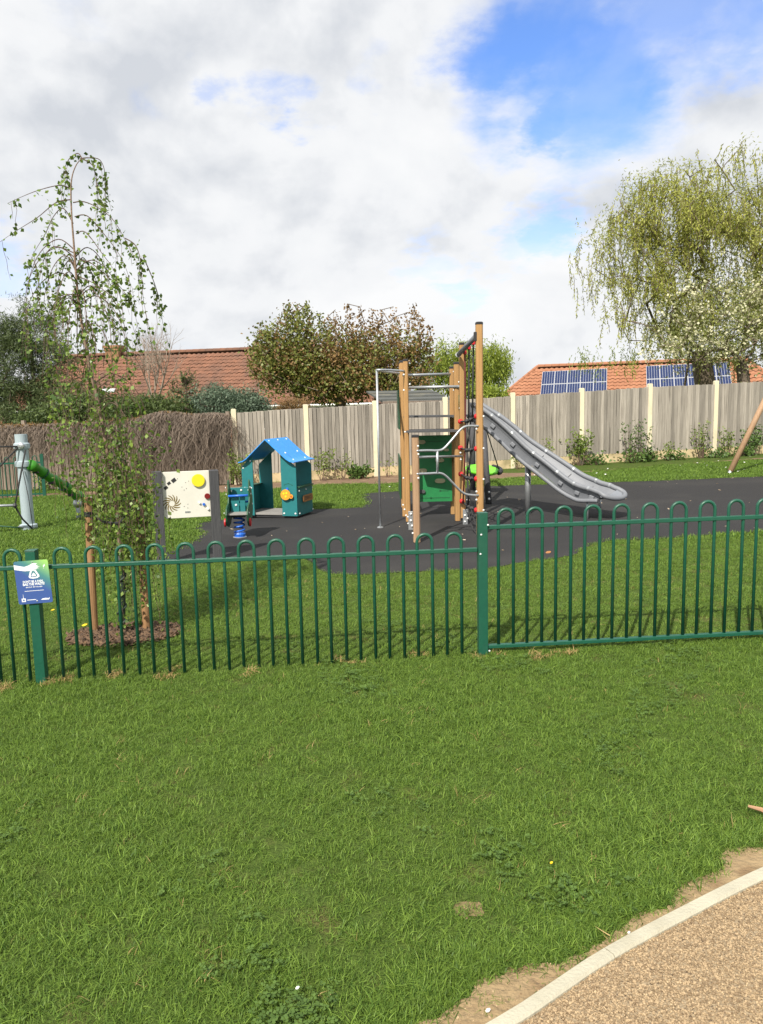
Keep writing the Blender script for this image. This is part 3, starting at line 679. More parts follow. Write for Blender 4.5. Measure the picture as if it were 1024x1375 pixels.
art('printed_emblem', [[(.10, .055), (.22, .055), (.22, .135), (.10, .135)], [(.15, .135), (.165, .135), (.16, .235), (.155, .235)]]); art('printed_emblem_inside', [[(.135, .08), (.185, .08), (.185, .115), (.135, .115)]], 'printblue', .0036, .0005)
art('printed_swoosh', [[(.66, .075), (.90, .070), (.93, .125), (.89, .10), (.80, .112), (.70, .10)], [(.52, .075), (.56, .04), (.56, .075)], [(.26, .085), (.52, .085), (.52, .10), (.26, .10)]])
def stext(body, size, x, y, bold=0, squash=1.0): text_mesh('printed_text', body, size, 'printwhite', sg, so + rn1 * .0034 + sx * ((x - .5) * SW) + sy * ((y - .5) * SH), sx, sy, .0004, bold, squash)
stext("DON'T BE A PAIN,", .0205, .5, .515, .0006, .80); stext('BAG THE WASTE!', .0225, .51, .452, .0008, .80); stext('BAG IT UP - PUT IT IN A BIN', .0105, .51, .385, .0003, .80)
for dy in (.46, -.45): MB().dome(so + rn1 * .003 + sy * (SH * dy) + sx * .01, .005, rn1).build('bolt', 'steel', sg)
# ================================================================== climbing frame with slide
UP = Vector((0, 0, 1))
def vert_post(name, base, ztop, w, parent, m='wood', cap='black', ax=None, zb=None):
    ax = ax or ((1, 0, 0), (0, 1, 0), (0, 0, 1)); z0 = gz(base.x) + (.012 if zb is None else zb); c = w * .22; h = w / 2
    prof = [(h, -h + c), (h, h - c), (h - c, h), (-h + c, h), (-h, h - c), (-h, -h + c), (-h + c, -h), (h - c, -h)]
    b = MB(); v = [base + Vector(ax[0]) * x + Vector(ax[1]) * y for x, y in prof]
    b.add([(p.x, p.y, z0) for p in v] + [(p.x, p.y, ztop) for p in v], [tuple(range(7, -1, -1)), tuple(range(8, 16))] + [(i, (i + 1) % 8, (i + 1) % 8 + 8, i + 8) for i in range(8)])
    o = b.build(name, m, parent)
    if cap:
        k = MB(); v = [base + Vector(ax[0]) * x * 1.06 + Vector(ax[1]) * y * 1.06 for x, y in prof]
        k.add([(p.x, p.y, ztop - .012) for p in v] + [(p.x, p.y, ztop + .012) for p in v] + [(base.x + (p.x - base.x) * .8, base.y + (p.y - base.y) * .8, ztop + .022) for p in v],
              [tuple(range(7, -1, -1)), tuple(range(16, 24))] + [(i + r * 8, (i + 1) % 8 + r * 8, (i + 1) % 8 + 8 + r * 8, i + 8 + r * 8) for i in range(8) for r in (0, 1)])
        k.build('post_cap', cap, o)
    return o
pA, pA2, pB, pC, pD, pE, pF = G(548, 701), G(543, 694), G(559.5, 729), G(608, 691), G(614.5, 700), G(621.5, 704), G(644.5, 719)
rx = Vector((1, 0, 0)); fr = thing('climbing_frame', (pD.x - .4, pD.y, gz(pD.x)), 'timber climbing frame with grey slide, fire pole, rope net and green board', 'climbing frame')
zA, zC_, zD_, zE, zF = HT(pA, 546.5, 484), HT(pC, 608, 494), HT(pD, 613.5, 488), HT(pE, 622, 462), HT(pF, 643.5, 434.5)
ZL = HT(pB, 556, 586)
a8 = math.radians(8); axr = ((math.cos(a8), math.sin(a8), 0), (-math.sin(a8), math.cos(a8), 0), (0, 0, 1))
vert_post('post', pA, zA, .070, fr, ax=axr); vert_post('post', pA2, HT(pA2, 542, 486), .065, fr, ax=axr); vert_post('post', pB, ZL, .086, fr, 'wood2', 'black', axr)
vert_post('post', pC, zC_, .070, fr, ax=axr); vert_post('post', pD, zD_, .078, fr, ax=axr); vert_post('post', pE, zE, .072, fr, ax=axr, zb=.10); vert_post('post', pF, zF, .088, fr, ax=axr)
# metal shoes under the posts with white bolt caps
def shoe(px, py0, py1, w, Y, bolts):
    a, b_ = V(px, py0, Y), V(px, py1, Y); s = MB().box((a + b_) / 2, (w, .012, (a - b_).length)).build('post_shoe', 'steel', fr, bevel=.003)
    k = MB()
    for bx, by in bolts: k.dome(V(bx, by, Y - .012), .016, (0, -1, .1), .014)
    k.build('bolt_cap', 'white', s)
shoe(551.5, 686.5, 711.5, .066, pB.y + .12, ((551.5, 690), (551.5, 699), (553, 706))); shoe(624.5, 684, 708, .07, pE.y - .05, ((624, 692), (624, 700.5)))
k = MB()
for x, y, Y in ((541, 678, 11.2), (543, 684, 11.2), (545, 692, 11.2), (547.5, 694, 10.6), (548, 703, 10.4), (554, 716, 9.8), (541.5, 642, 11.2), (543.5, 580, 11.2), (561, 599, 9.75), (561.5, 610, 9.75), (561.5, 642, 9.75),
                (542, 503, 11.0), (542, 524, 11), (550, 516, 11), (609, 499, 12.0), (609, 524, 12.0), (616, 513, 11.5), (617, 519, 11.4), (617, 548, 11.3), (618, 608, 10.9), (618.5, 617, 10.9), (627.5, 671, 10.8), (627.5, 687, 10.8), (627.5, 696, 10.8),
                (649, 559, 10.1), (649, 602, 10.1), (649, 643.5, 10.1), (649, 685, 10.1), (639.5, 660, 10.1), (639.5, 671, 10.1), (639.5, 576, 10.1), (608, 560, 11.8)):
    k.dome(V(x, y, Y), .014, (.2, -1, .1), .013)
k.build('bolt_cap', 'white', fr)
# decks
e1, e2 = V(553, 584, pA.y).z, V(553, 559.5, pC.y).z
def hz(p, z): return Vector((p.x, p.y, z))
MB().poly3([hz(pA + Vector((-.02, -.30, 0)), ZL + .03), hz(pD + Vector((.03, -.30, 0)), ZL + .03), hz(Vector((pC.x + .02, pC.y - .16, 0)), ZL + .03), hz(Vector((pA2.x + .10, pC.y - .16, 0)), ZL + .03)], .03).build('lower_deck', 'deck', fr)
UD = V(580, 558, 11.7).z
sl0 = V(641, 570, 12.25)
MB().poly3([hz(pA2 + Vector((0, -.02, 0)), UD), hz(pD + Vector((0, -.02, 0)), UD), hz(Vector((sl0.x, sl0.y - .28, 0)), UD), hz(Vector((sl0.x, sl0.y + .28, 0)), UD), hz(pC + Vector((.02, .03, 0)), UD), hz(pA2 + Vector((.0, 1.2, 0)), UD)], .03).build('upper_deck', 'deck', fr)
vert_post('post', Vector((pA2.x + .02, pA2.y + 1.15, 0)), UD + .9, .07, fr, ax=axr)
# grab bars, overhead rungs
def bar(name, pts, r, m='steel', n=8, cat=6): return MB().tube(catmull(pts, cat) if cat else pts, r, n).build(name, m, fr, smooth=True)
bar('overhead_rung', [V(541, 504, pA.y + .1), V(607, 502, pC.y)], .020, cat=0); bar('overhead_rung', [V(549, 520.5, pA.y), V(618, 519, pD.y - .06)], .022, cat=0)
def D2(px): return pB.y + (pF.y - pB.y) * (px - 560) / (644 - 560)
def fp(px, py): return V(px, py, D2(px) - .03)
bar('grab_bar', [fp(559, 605.5), fp(574, 605), fp(588, 605), fp(596, 602), fp(607, 590), fp(617, 578), fp(624, 573), fp(632, 572), fp(642, 572)], .0165)
bar('grab_bar', [fp(559, 636.5), fp(575, 636), fp(590, 635.5), fp(598, 639), fp(608, 649), fp(618, 659), fp(625, 663.5), fp(634, 665), fp(642, 665)], .0165)
bar('grab_bar', [fp(559, 614), V(620, 612.5, pE.y - .05)], .0165, cat=0); bar('bar_upright', [fp(587, 605), fp(587, 635)], .0165, cat=0)
bar('hand_rail', [V(616.5, 530, pD.y - .06), V(616.5, 551, pD.y - .06)], .011, 'dkgreen', cat=0)
# fire pole with its ring
fpB, fpT = G(510.5, 709), None
zt = HT(fpB, 504, 497); tp = hz(fpB, zt)
bar('fire_pole', [hz(fpB, gz(fpB.x) - .02), tp], .0165, 'steel', 10, 0)
rA, rB = V(542, 493, pA.y - .04), V(542, 499.5, pA2.y + .35); rA.z = rB.z = zt
bar('pole_ring', [rA, rA.lerp(tp, .45) + Vector((0, -.10, 0)), rA.lerp(tp, .8) + Vector((0, -.10, 0)), tp, tp + Vector((.02, .16, 0)), rB.lerp(tp, .7) + Vector((0, .12, 0)), rB.lerp(tp, .4) + Vector((0, .06, 0)), rB], .0165)
MB().lathe([(.05, 0), (.05, .008), (.02, .02)], hz(fpB, gz(fpB.x) + .006)).build('pole_foot', 'steel', fr)
# green climbing board and side boards
Yc = pC.y - .12; c0, c1, c2, c3 = V(559, 674, Yc), V(607, 673, Yc), V(607, 583, Yc), V(559, 585, Yc)
ex = (c1 - c0); ex.z = 0; wd = ex.length; ex.normalize(); hgt = c3.z - c0.z
def cxy(px, py): p = V(px, py, Yc); return (p - c0).dot(ex), p.z - c0.z
cb = MB().prism([(0, 0), (wd, 0), (wd, hgt), (0, hgt)], c0, ex, UP, -.018).build('climbing_board', 'climb', fr)
def plaque(name, px, py, rx_, ry_, m, par, th=.03, n=14):
    x, y = cxy(px, py); s = S(Yc); b = MB(); b.prism([(x + rx_ * s * math.copysign(abs(math.cos(t)) ** .55, math.cos(t)), y + ry_ * s * math.sin(t)) for t in np.linspace(0, 6.283, n + 1)[:-1]], c0 - Vector((0, .002, 0)), ex, UP, th)
    return b.build(name, m, par, bevel=.005)
for x, y, w, h, m in ((565, 593.5, 6, 2.8, 'hold'), (590, 618, 6, 2.8, 'hold'), (567, 632, 6, 3, 'hold'), (590.5, 645.5, 7, 3.1, 'hold'), (599, 604, 3.5, 1.8, 'hold'), (566, 660, 5, 2.6, 'deck')): plaque('hand_grip', x, y, w, h, m, cb)
for pts in (((571, 593), (601, 592.5)), ((591, 659), (602, 659)), ((561, 669), (604, 668))):
    (xa, ya), (xb, yb) = cxy(*pts[0]), cxy(*pts[1]); MB().prism([(xa, ya - .004), (xb, yb - .004), (xb, yb + .004), (xa, ya + .004)], c0 - Vector((0, .0015, 0)), ex, UP, .0018).build('groove', 'dkgreen', cb)
x, y = cxy(591, 659); MB().lathe([(.016, 0), (.016, .002)], c0 + ex * x + UP * y - Vector((0, .0015, 0)), (ex, UP, ex.cross(UP))).build('groove', 'dkgreen', cb)
for zlo, zhi in ((.30, .98), (1.42, 2.05)):
    g_ = pA2 + Vector((-.05, -.1, 0)); MB().box((g_.x - .005, g_.y + .62, gz(g_.x) + (zlo + zhi) / 2), (.018, 1.1, zhi - zlo)).build('side_board', 'dkgreen', fr, bevel=.003)
for zlo in (.95, 1.45): MB().box((pD.x + .03, (pC.y + pD.y) / 2 + .05, zlo), (.045, (pC.y - pD.y), .10)).build('side_brace', 'wood', fr)
# head beam, hanging ropes and net between the last two posts
hb0, hb1 = V(641, 449, pF.y - .02), V(615.5, 476, pE.y - .12)
bm = MB().tube([hb0, hb1], .036, 10).build('head_beam', 'slide', fr, smooth=True)
MB().box(V(638.5, 452, pF.y), (.05, .07, .12)).build('beam_bracket', 'black', bm, bevel=.006); MB().tube([hb1, hb1 + (hb1 - hb0).normalized() * .03], .04, 10).build('beam_cap', 'white', bm)
kn = V(632, 566, 10.75)
for (x, y), (x2, y2), Y in (((635.5, 460.5), (634, 566), 10.6), ((629.5, 467), (629, 566), 10.8)):
    MB().tube([V(x, y, Y), V(x2, y2, Y)], .012, 6).build('hanging_rope', 'rope', fr, smooth=True); MB().lathe([(.012, -.03), (.028, -.02), (.028, .02), (.014, .03)], V(x, y, Y)).build('rope_end', 'red', fr)
MB().lathe([(.012, -.03), (.026, -.02), (.026, .02), (.014, .03)], V(624, 473.5, 10.95)).build('rope_end', 'red', fr)
MB().tube([V(624, 474, 10.95), V(624.5, 520, 10.95), V(624.5, 600, 10.95), V(621.5, 676, 10.95)], .011, 6).build('side_rope', 'redrope', fr, smooth=True)
net = MB(); knots = MB(); ends = MB(); YL, YR = pE.y - .08, pF.y + .02
lv = [((618, 566), (640, 559)), ((618, 601.5), (640, 602.5)), ((618.5, 636.5), (640, 643)), ((620, 673), (640, 685))]
mid = []
for (l, r_) in lv:
    a, b_ = V(*l, YL), V(*r_, YR); ms_ = [a.lerp(b_, .42) + Vector((0, 0, -.025)), a.lerp(b_, .66) + Vector((0, 0, -.02))]
    net.tube(catmull([a] + ms_ + [b_], 4), .012, 6)
    for q in ms_: knots.lathe([(.014, -.032), (.030, -.02), (.030, .02), (.014, .032)], q, ((0, 1, 0), (0, 0, 1), (1, 0, 0)), 8)
    for q, sd in ((a, -1), (b_, 1)): ends.lathe([(.020, -.035), (.036, -.02), (.036, .02), (.020, .035)], q, ((0, 1, 0), (0, 0, 1), (1, 0, 0)), 10)
    mid.append(ms_)
for i in range(3):
    net.tube([mid[i][0], mid[i + 1][1]], .010, 6); net.tube([mid[i][1], mid[i + 1][0]], .010, 6); net.tube([mid[i][0], mid[i + 1][0]], .009, 6)
net.tube(catmull([mid[3][0], V(633, 706, 10.4), V(644, 722, 10.25)], 5), .010, 6); net.tube(catmull([mid[3][1], V(634, 690, 10.4), V(640, 708, 10.2)], 5), .010, 6)
net.tube([mid[0][0], V(629, 566, 10.8)], .012, 6); net.tube([mid[0][1], V(634, 566, 10.6)], .012, 6)
no = net.build('rope_net', 'rope', fr, smooth=True); knots.build('net_knot', 'black', no); ends.build('net_connector', 'red', fr)
# slide: a lofted chute with tubes along both lips, lower edge tubes, clamps, and legs
near = [V(638, 543, 12.0), V(660, 558, 11.92), V(683, 578, 11.82), V(707, 601, 11.70), V(735, 623, 11.52), V(760, 643, 11.33), V(776, 652, 11.18), V(793, 657, 11.02), V(805, 661.5, 10.92)]
ctr = []
cd_ = Vector((1.0, -.30, 0)).normalized(); side = Vector((-cd_.y, cd_.x, 0))          # side points away from the camera
near = catmull(near, 6); HWs = .24
def sec(i):
    p = near[i]; a, b_ = near[max(0, i - 1)], near[min(len(near) - 1, i + 1)]; t = (b_ - a).normalized(); lat = Vector((-t.y, t.x, 0)).normalized(); up = t.cross(lat) * -1
    up = lat.cross(t) * -1
    if up.z < 0: up = -up
    return p, t, lat, up
prof_in = [(0, 0), (.03, -.09), (.08, -.145), (.17, -.165), (.29, -.17), (.41, -.165), (.50, -.145), (.55, -.09), (.58, 0)]
prof_out = [(.60, -.005), (.60, -.05), (.56, -.19), (.50, -.20), (.08, -.20), (.045, -.19), (.03, -.06), (-.012, -.005)]
prof = prof_in + prof_out; vs = []; fs = []; n = len(prof); far = []; lown = []; lowf = []
for i in range(len(near)):
    p, t, lat, up = sec(i); k = 1.0 if i < len(near) - 12 else 1.0 - .42 * (i - len(near) + 12) / 11
    for x, y in prof: vs.append(p + lat * x + up * y * k)
    far.append(p + lat * .58); lown.append(p + lat * .005 + up * -.215 * k); lowf.append(p + lat * .58 + up * -.20 * k)
for i in range(len(near) - 1):
    for j in range(n): fs.append((i * n + j, i * n + (j + 1) % n, (i + 1) * n + (j + 1) % n, (i + 1) * n + j))
fs += [tuple(range(n)), tuple(range(len(near) * n - 1, (len(near) - 1) * n - 1, -1))]
chute = MB().add(vs, fs).build('slide', 'slide', fr); bpy.context.view_layer.update(); smooth_angle(chute, 35)
def fixn(o):
    bm_ = bmesh.new(); bm_.from_mesh(o.data); bmesh.ops.recalc_face_normals(bm_, faces=bm_.faces); bm_.to_mesh(o.data); bm_.free()
import bmesh
fixn(chute)
# rounded exit lip joining both top tubes
p, t, lat, up = sec(len(near) - 1)
lip = [p, p + t * .10 + up * -.02, p + t * .18 + lat * .12 + up * -.035, p + t * .205 + lat * .29 + up * -.04, p + t * .18 + lat * .46 + up * -.035, p + t * .10 + lat * .58 + up * -.02, p + lat * .58]
lipc = catmull(lip, 6); whole = near[:-1] + lipc + far[:-1][::-1]
MB().tube(whole, .036, 10).build('slide_lip', 'slide', chute, smooth=True)
MB().tube(lown, .033, 8).build('slide_edge_tube', 'slide', chute, smooth=True); MB().tube(lowf, .028, 8).build('slide_edge_tube', 'slide', chute, smooth=True)
ee = [p + up * -.11 + lat * x + t * y for x, y in ((0, 0), (.03, .10), (.12, .16), (.24, .18), (.36, .16), (.45, .10), (.48, 0))]
q = catmull(ee, 5); inner = MB(); lp = lipc
vv = [p + lat * .29 + up * -.11 - t * .02] + [a + (b_ - a) * .0 for a, b_ in zip(lp, lp)]
inner.add(vv, [(0, i, i + 1) for i in range(1, len(vv) - 1)]); inner.build('slide_exit', 'slidein', chute, smooth=True)
cl = MB(); jt = MB()
for i in (6, 13, 20, 27, 34, 41):
    if i >= len(near): continue
    pp_, tt, la, uu = sec(i)
    for o in (near[i], far[i]): MB().tube([o - tt * .016, o + tt * .016], .0375, 10).build('lip_clamp', 'steel', chute)
    j = i + 2
    if j < len(near) - 5:
        pp_, tt, la, uu = sec(j); MB().box(near[j] + la * .03 + uu * -.12, (.08, .04, .06), (tt, la, uu)).build('edge_clip', 'slide', chute, bevel=.012)
    pts = [near[i] + la * x + uu * (y + .004) for x, y in prof_in[1:-1]]; jt.tube(pts, .004, 4)
jt.build('chute_joint', 'deck', chute)
lg = G(708.5, 690); lt = V(708.5, 622, lg.y); MB().tube([hz(lg, gz(lg.x) - .02), hz(lg, lt.z + .1)], .048, 14).build('slide_leg', 'steel', chute, smooth=True)
MB().box((lg.x, lg.y, lt.z + .06), (.14, .30, .10)).build('leg_bracket', 'black', chute, bevel=.01)
for (x, y), zt_ in (((788, 698), .30), ((805, 690), .28)):
    g_ = G(x, y); MB().tube([hz(g_, gz(g_.x) - .02), hz(g_, gz(g_.x) + zt_ + .08)], .022, 8).build('slide_leg', 'steel', chute, smooth=True)
g1_, g2_ = G(788, 698), G(805, 690); MB().tube([hz(g1_, gz(g1_.x) + .33), hz(g2_, gz(g2_.x) + .33)], .02, 6).build('leg_brace', 'black', chute)

# ================================================================== nest swing behind the climbing frame
nb = G(634.5, 658); sw = thing('dish_swing', hz(nb, gz(nb.x)), 'lime green dish seat with black rim slung by ropes from dark grey posts', 'swing')
ds = V(648, 630.5, 15.2); ztop = V(634, 560, nb.y).z + .3
MB().tube([hz(nb, gz(nb.x)), hz(nb, ztop)], .060, 12).build('post', 'dark', sw, smooth=True)
l0, l1 = G(656, 677), V(650.5, 600, 13.9); dlt = (l1 - l0); top2 = l0 + dlt * 1.75
MB().tube([l0, top2], .055, 12).build('leaning_post', 'dark', sw, smooth=True); MB().tube([hz(nb, ztop - .05), top2], .045, 10).build('cross_beam', 'dark', sw, smooth=True)
k = MB(); k.dome(l0 + Vector((0, -.05, .10)), .022, (0, -1, 0)); k.dome(l0 + Vector((0, -.05, .22)), .022, (0, -1, 0)); k.build('bolt_cap', 'white', sw)
tx = Vector((1, .1, -.04)).normalized(); tz = Vector((0.05, -.18, 1)).normalized(); ty = tz.cross(tx).normalized()
MB().lathe([(.02, -.10), (.20, -.085), (.32, -.04), (.355, .02), (.335, .025), (.28, -.01), (.15, -.045), (.0, -.05)], ds, (tx, ty, tz), 24).build('dish_seat', 'lime', sw, smooth=True)
MB().tube([ds + tx * (.36 * math.cos(a)) + ty * (.36 * math.sin(a)) for a in np.linspace(-.75, .75, 10)], .05, 8).build('rim_bumper', 'black', sw, smooth=True)
for pa in (ds + tx * .33, ds - tx * .30 - ty * .1): MB().tube([pa, top2 + (hz(nb, ztop) - top2) * .3], .012, 5).build('rope', 'rope', sw)

# ================================================================== timber swing leg at the edge of the playground
sb = G(979, 636); st_ = V(1024, 543, sb.y + .25); dv = (st_ - sb); t2 = sb + dv * 1.62
tsw = thing('timber_swing', hz(sb, gz(sb.x)), 'slanted round timber swing leg with a metal foot on the grass', 'swing')
MB().tube([sb + dv * .035, t2], .062, 14).build('leg', 'wood2', tsw, smooth=True)
MB().tube([sb, sb + dv * .045], .045, 10).build('leg_foot', 'steel', tsw); b2 = Vector((t2.x + (t2.x - sb.x), t2.y + .1, gz(t2.x)))
b2 = Vector((sb.x + .9 + dv.x * 1.6, sb.y + 1.3, gz(sb.x + 2))); MB().tube([b2, t2], .062, 14).build('leg', 'wood2', tsw, smooth=True)
MB().tube([t2 + Vector((-.05, -.02, 0)), t2 + Vector((3.0, .4, 0))], .06, 14).build('cross_beam', 'wood2', tsw, smooth=True)
for s_ in (0,): 
    e3 = t2 + Vector((2.9, .4, 0)); MB().tube([e3, Vector((e3.x + .9, e3.y - .9, gz(e3.x)))], .062, 12).build('leg', 'wood2', tsw, smooth=True); MB().tube([e3, Vector((e3.x + .9, e3.y + 1.0, gz(e3.x)))], .062, 12).build('leg', 'wood2', tsw, smooth=True)

# ================================================================== playhouse
hf = G(400, 696.5); gx = Vector((.955, -.297, 0)).normalized(); gy = Vector((.297, .955, 0)).normalized()
ph = thing('playhouse', hz(hf, gz(hf.x)), 'small teal playhouse with a bright blue pitched roof and orange dial', 'playhouse')
z0 = gz(hf.x) + .012
def H(x, y, z): return Vector((hf.x, hf.y, z0)) + gx * x + gy * y + UP * z      # x along the gable (right corner 0, left negative), y depth, z up
zEv = HT(hf, 397, 626) - z0; zRd = V(349, 590.5, (hf.y + .15)).z - z0; WX = 1.0; DY = .66
def pslab(name, poly, o, ex_, ey_, th, m, par, bev=.004): return MB().prism(poly, o, ex_, ey_, th).build(name, m, par, bevel=bev)
slope = (zRd - zEv) / .50
def zroof(x): return zRd - abs(x + WX / 2) * slope - .012
# front panels, each with its sloping head
fw = .275
pf = pslab('front_panel', [(-fw, .03), (0, .03), (0, zroof(0)), (-fw, zroof(-fw))], H(0, 0, 0), gx, UP, .018, 'teal', ph)
pslab('front_panel', [(-WX, .03), (-WX + .21, .03), (-WX + .21, zroof(-WX + .21)), (-WX, zroof(-WX))], H(0, 0, 0), gx, UP, .018, 'teal', ph)
pslab('back_panel', [(-fw - .02, .03), (0, .03), (0, zroof(0)), (-fw - .02, zroof(-fw - .02))], H(0, DY, 0), gx, UP, .018, 'teal', ph)
pslab('back_panel', [(-WX, .03), (-WX + .25, .03), (-WX + .25, zroof(-WX + .25)), (-WX, zroof(-WX))], H(0, DY, 0), gx, UP, .018, 'teal', ph)
sh = .50
pr = pslab('side_panel', [(0.005, .03), (DY - .02, .03), (DY - .02, sh), (0.005, sh)], H(.002, 0, 0), gy, UP, -.018, 'teal', ph)
pslab('side_panel', [(0.005, .03), (DY - .02, .03), (DY - .02, sh), (0.005, sh)], H(-WX - .002, 0, 0), gy, UP, .018, 'teal', ph)
MB().box(H(.0, DY / 2, sh + .012), (.085, DY - .05, .02), (gx, gy, UP)).build('counter', 'dkgreen', ph, bevel=.004); MB().box(H(-WX, DY / 2, sh + .012), (.12, DY - .05, .02), (gx, gy, UP)).build('counter', 'dkgreen', ph, bevel=.004)
MB().box(H(-.42, DY * .75, .34), (.02, .32, .56), (gx, gy, UP)).build('inner_panel', 'dkgreen', ph, bevel=.004)
MB().box(H(-WX / 2, DY / 2, .055), (WX - .05, DY - .04, .035), (gx, gy, UP)).build('floor_panel', 'floor', ph, bevel=.004)
MB().box(H(-WX / 2, DY / 2, .016), (WX - .09, DY - .08, .04), (gx, gy, UP)).build('base_frame', 'black', ph)
# roof: two blue panels with rolled eaves, ridge along the depth
for sgn in (1, -1):
    xs = [0, .12, .26, .36, .43, .475, .51]; prof = [(x, zRd - x * slope + (0 if x < .40 else (x - .40) * slope * .75)) for x in xs]
    v = []; ys_ = (-.11, DY + .13)
    for x, z in prof:
        for yy in ys_:
            v += [H(-WX / 2 + sgn * x, yy - (0 if x < .45 else 0), z + .012), H(-WX / 2 + sgn * x, yy, z - .004)]
    f = []
    for i in range(len(prof) - 1):
        a, c = i * 4, (i + 1) * 4; f += [(a, a + 2, c + 2, c), (a + 1, c + 1, c + 3, a + 3), (a, c, c + 1, a + 1), (a + 2, a + 3, c + 3, c + 2)]
    a = (len(prof) - 1) * 4; f += [(0, 1, 3, 2), (a, a + 2, a + 3, a + 1)]
    ro = MB().add(v, f).build('roof_panel', 'roofblue', ph); fixn(ro); smooth_angle(ro, 30)
    nrm = (gx * slope * sgn + UP).normalized(); k = MB(); sl = MB(); dn = (gx * sgn - UP * slope).normalized()
    for yy in (-.02, DY / 2, DY + .02):
        k.dome(H(-WX / 2 + sgn * .035, yy, zRd - .035 * slope + .010), .016, nrm)
    for yy in (.10, DY - .06):
        k.dome(H(-WX / 2 + sgn * .27, yy, zRd - .27 * slope + .010), .019, nrm); k.dome(H(-WX / 2 + sgn * .41, yy, zRd - .40 * slope + .012), .019, nrm)
        c = H(-WX / 2 + sgn * .345, yy + .03, zRd - .345 * slope + .0125); sl.box(c, (.12, .008, .003), (dn, gy, nrm))
    k.build('bolt_cap', 'white', ro); sl.build('slot', 'printblue', ro)
k = MB()
for x in (-fw + .035, -.035): k.dome(H(x, -.018, .075), .017, -gy)
for x, y in ((.035, .072), (DY - .05, .072)): k.dome(H(.02, x, y), .015, gx)
for yy in (.04, DY / 2, DY - .04): k.dome(H(.02, yy, sh - .05), .013, gx)
for x in (-WX + .035, -WX + .17): k.dome(H(x, -.018, zroof(x) - .05), .015, -gy)
for x in (-WX + .05, -WX + .17): k.dome(H(x, -.018, .5), .015, -gy)
k.build('bolt_cap', 'white', ph)
dl = H(-.185, -.05, .395); dial = MB().lathe([(.088, 0), (.090, .006), (.088, .016)], dl, (gx, UP, -gy), 24).build('dial', 'orange', ph)
MB().lathe([(.036, 0), (.036, .014)], dl + gx * .098 - UP * .028, (gx, UP, -gy), 12).build('dial_handle', 'orange', dial); MB().lathe([(.014, 0), (.014, .004)], dl + gx * .102 - UP * .03 - gy * .014, (gx, UP, -gy), 10).build('handle_mark', 'red', dial)
k = MB()
for x, y in ((-.03, .02), (.022, .028), (.006, -.028)): k.lathe([(.018, 0), (.018, .004)], dl + gx * x + UP * y - gy * .0155, (gx, UP, -gy), 12)
k.build('dial_spot', 'yellow', dial); MB().lathe([(.02, 0), (.02, .05)], dl + gy * .05, (gx, UP, -gy), 10).build('axle', 'black', dial)
MB().lathe([(.024, 0), (.024, .012)], H(-.165, -.02, .49), (gx, UP, -gy), 12).build('peg', 'springblue', ph)
MB().tube(catmull([H(-.22, -.0195, .555), H(-.18, -.0195, .572), H(-.145, -.0195, .578), H(-.11, -.0195, .570), H(-.075, -.0195, .550)], 5), .003, 4).build('routed_line', 'dkgreen', ph)
k = MB()
for x, z in ((-.22, .555), (-.145, .582), (-.075, .550)): k.lathe([(.007, 0), (.007, .003)], H(x, -.018, z), (gx, UP, -gy), 8)
k.build('routed_dot', 'dkgreen', ph)
pc = H(.021, DY * .60, .30); pl = pslab('name_plate', rrect(.42, .115, .03), pc, gy, UP, .010, 'wooden', ph, .003)
text_mesh('plate_text', 'SERVICE', .085, 'black', ph, pc + gx * .0105, gy, UP, .0006, .001, .95)

# ================================================================== spring rocker
rk = G(322, 722); rk.z = gz(rk.x) + .008; ro_ = thing('spring_rocker', rk, 'green engine shaped rocker with blue handlebars on a blue coil spring', 'spring rocker')
cx, cy = Vector((1, .04, 0)).normalized(), Vector((-.04, 1, 0)).normalized()
def K(x, y, z): return rk + cx * x + cy * y + UP * z
hel = [K(.072 * math.cos(t), .072 * math.sin(t), .05 + .0385 * t / 1.0 * .27) for t in np.linspace(0, 2 * math.pi * 3.9, 90)]
MB().tube(hel, .0135, 8).build('coil_spring', 'springblue', ro_, smooth=True)
MB().lathe([(.10, 0), (.10, .008), (.095, .012)], K(0, 0, 0)).build('ground_plate', 'steel', ro_); k = MB().lathe([(.078, .012), (.085, .05), (.07, .075), (.03, .075)], K(0, 0, 0)); k.build('spring_clamp', 'springblue', ro_)
MB().lathe([(.03, .29), (.075, .30), (.08, .345), (.05, .365)], K(0, 0, 0)).build('spring_clamp', 'springblue', ro_)
side_poly = [(-.26, .27), (-.20, .20), (-.08, .165), (.06, .19), (.20, .26), (.30, .36), (.30, .58), (.24, .60), (.23, .66), (.17, .70), (.12, .78), (.05, .83), (.02, .80), (.0, .70), (.01, .58), (-.05, .50), (-.16, .48), (-.25, .44), (-.28, .36)]
for sx_ in (-1, 1):
    p0 = K(sx_ * .148, 0, 0); s_ = pslab('side_board', side_poly, p0, cy, UP, .02 * 1, 'dkgreen', ro_)
    k = MB()
    for y, z in ((-.20, .38), (-.10, .24), (.06, .62), (.20, .46), (.02, .72)): k.dome(p0 + cx * (.012 if sx_ > 0 else -.012) + cy * y + UP * z + cx * (.012 * sx_), .014, cx * sx_)
    k.build('bolt_cap', 'white', s_)
    MB().lathe([(.06, 0), (.06, .02)], K(sx_ * .168 if sx_ > 0 else -.188, -.13, .235), (cy, UP, cx), 16).build('wheel_disc', 'red', s_)
MB().box(K(0, .22, .50), (.29, .02, .40), (cx, cy, UP)).build('front_board', 'teal', ro_, bevel=.004)
MB().box(K(-.055, .05, .46), (.12, .02, .30), (cx, cy, UP)).build('knee_board', 'teal', ro_, bevel=.004); MB().box(K(.055, .05, .46), (.075, .02, .30), (cx, cy, UP)).build('knee_board', 'teal', ro_, bevel=.004)
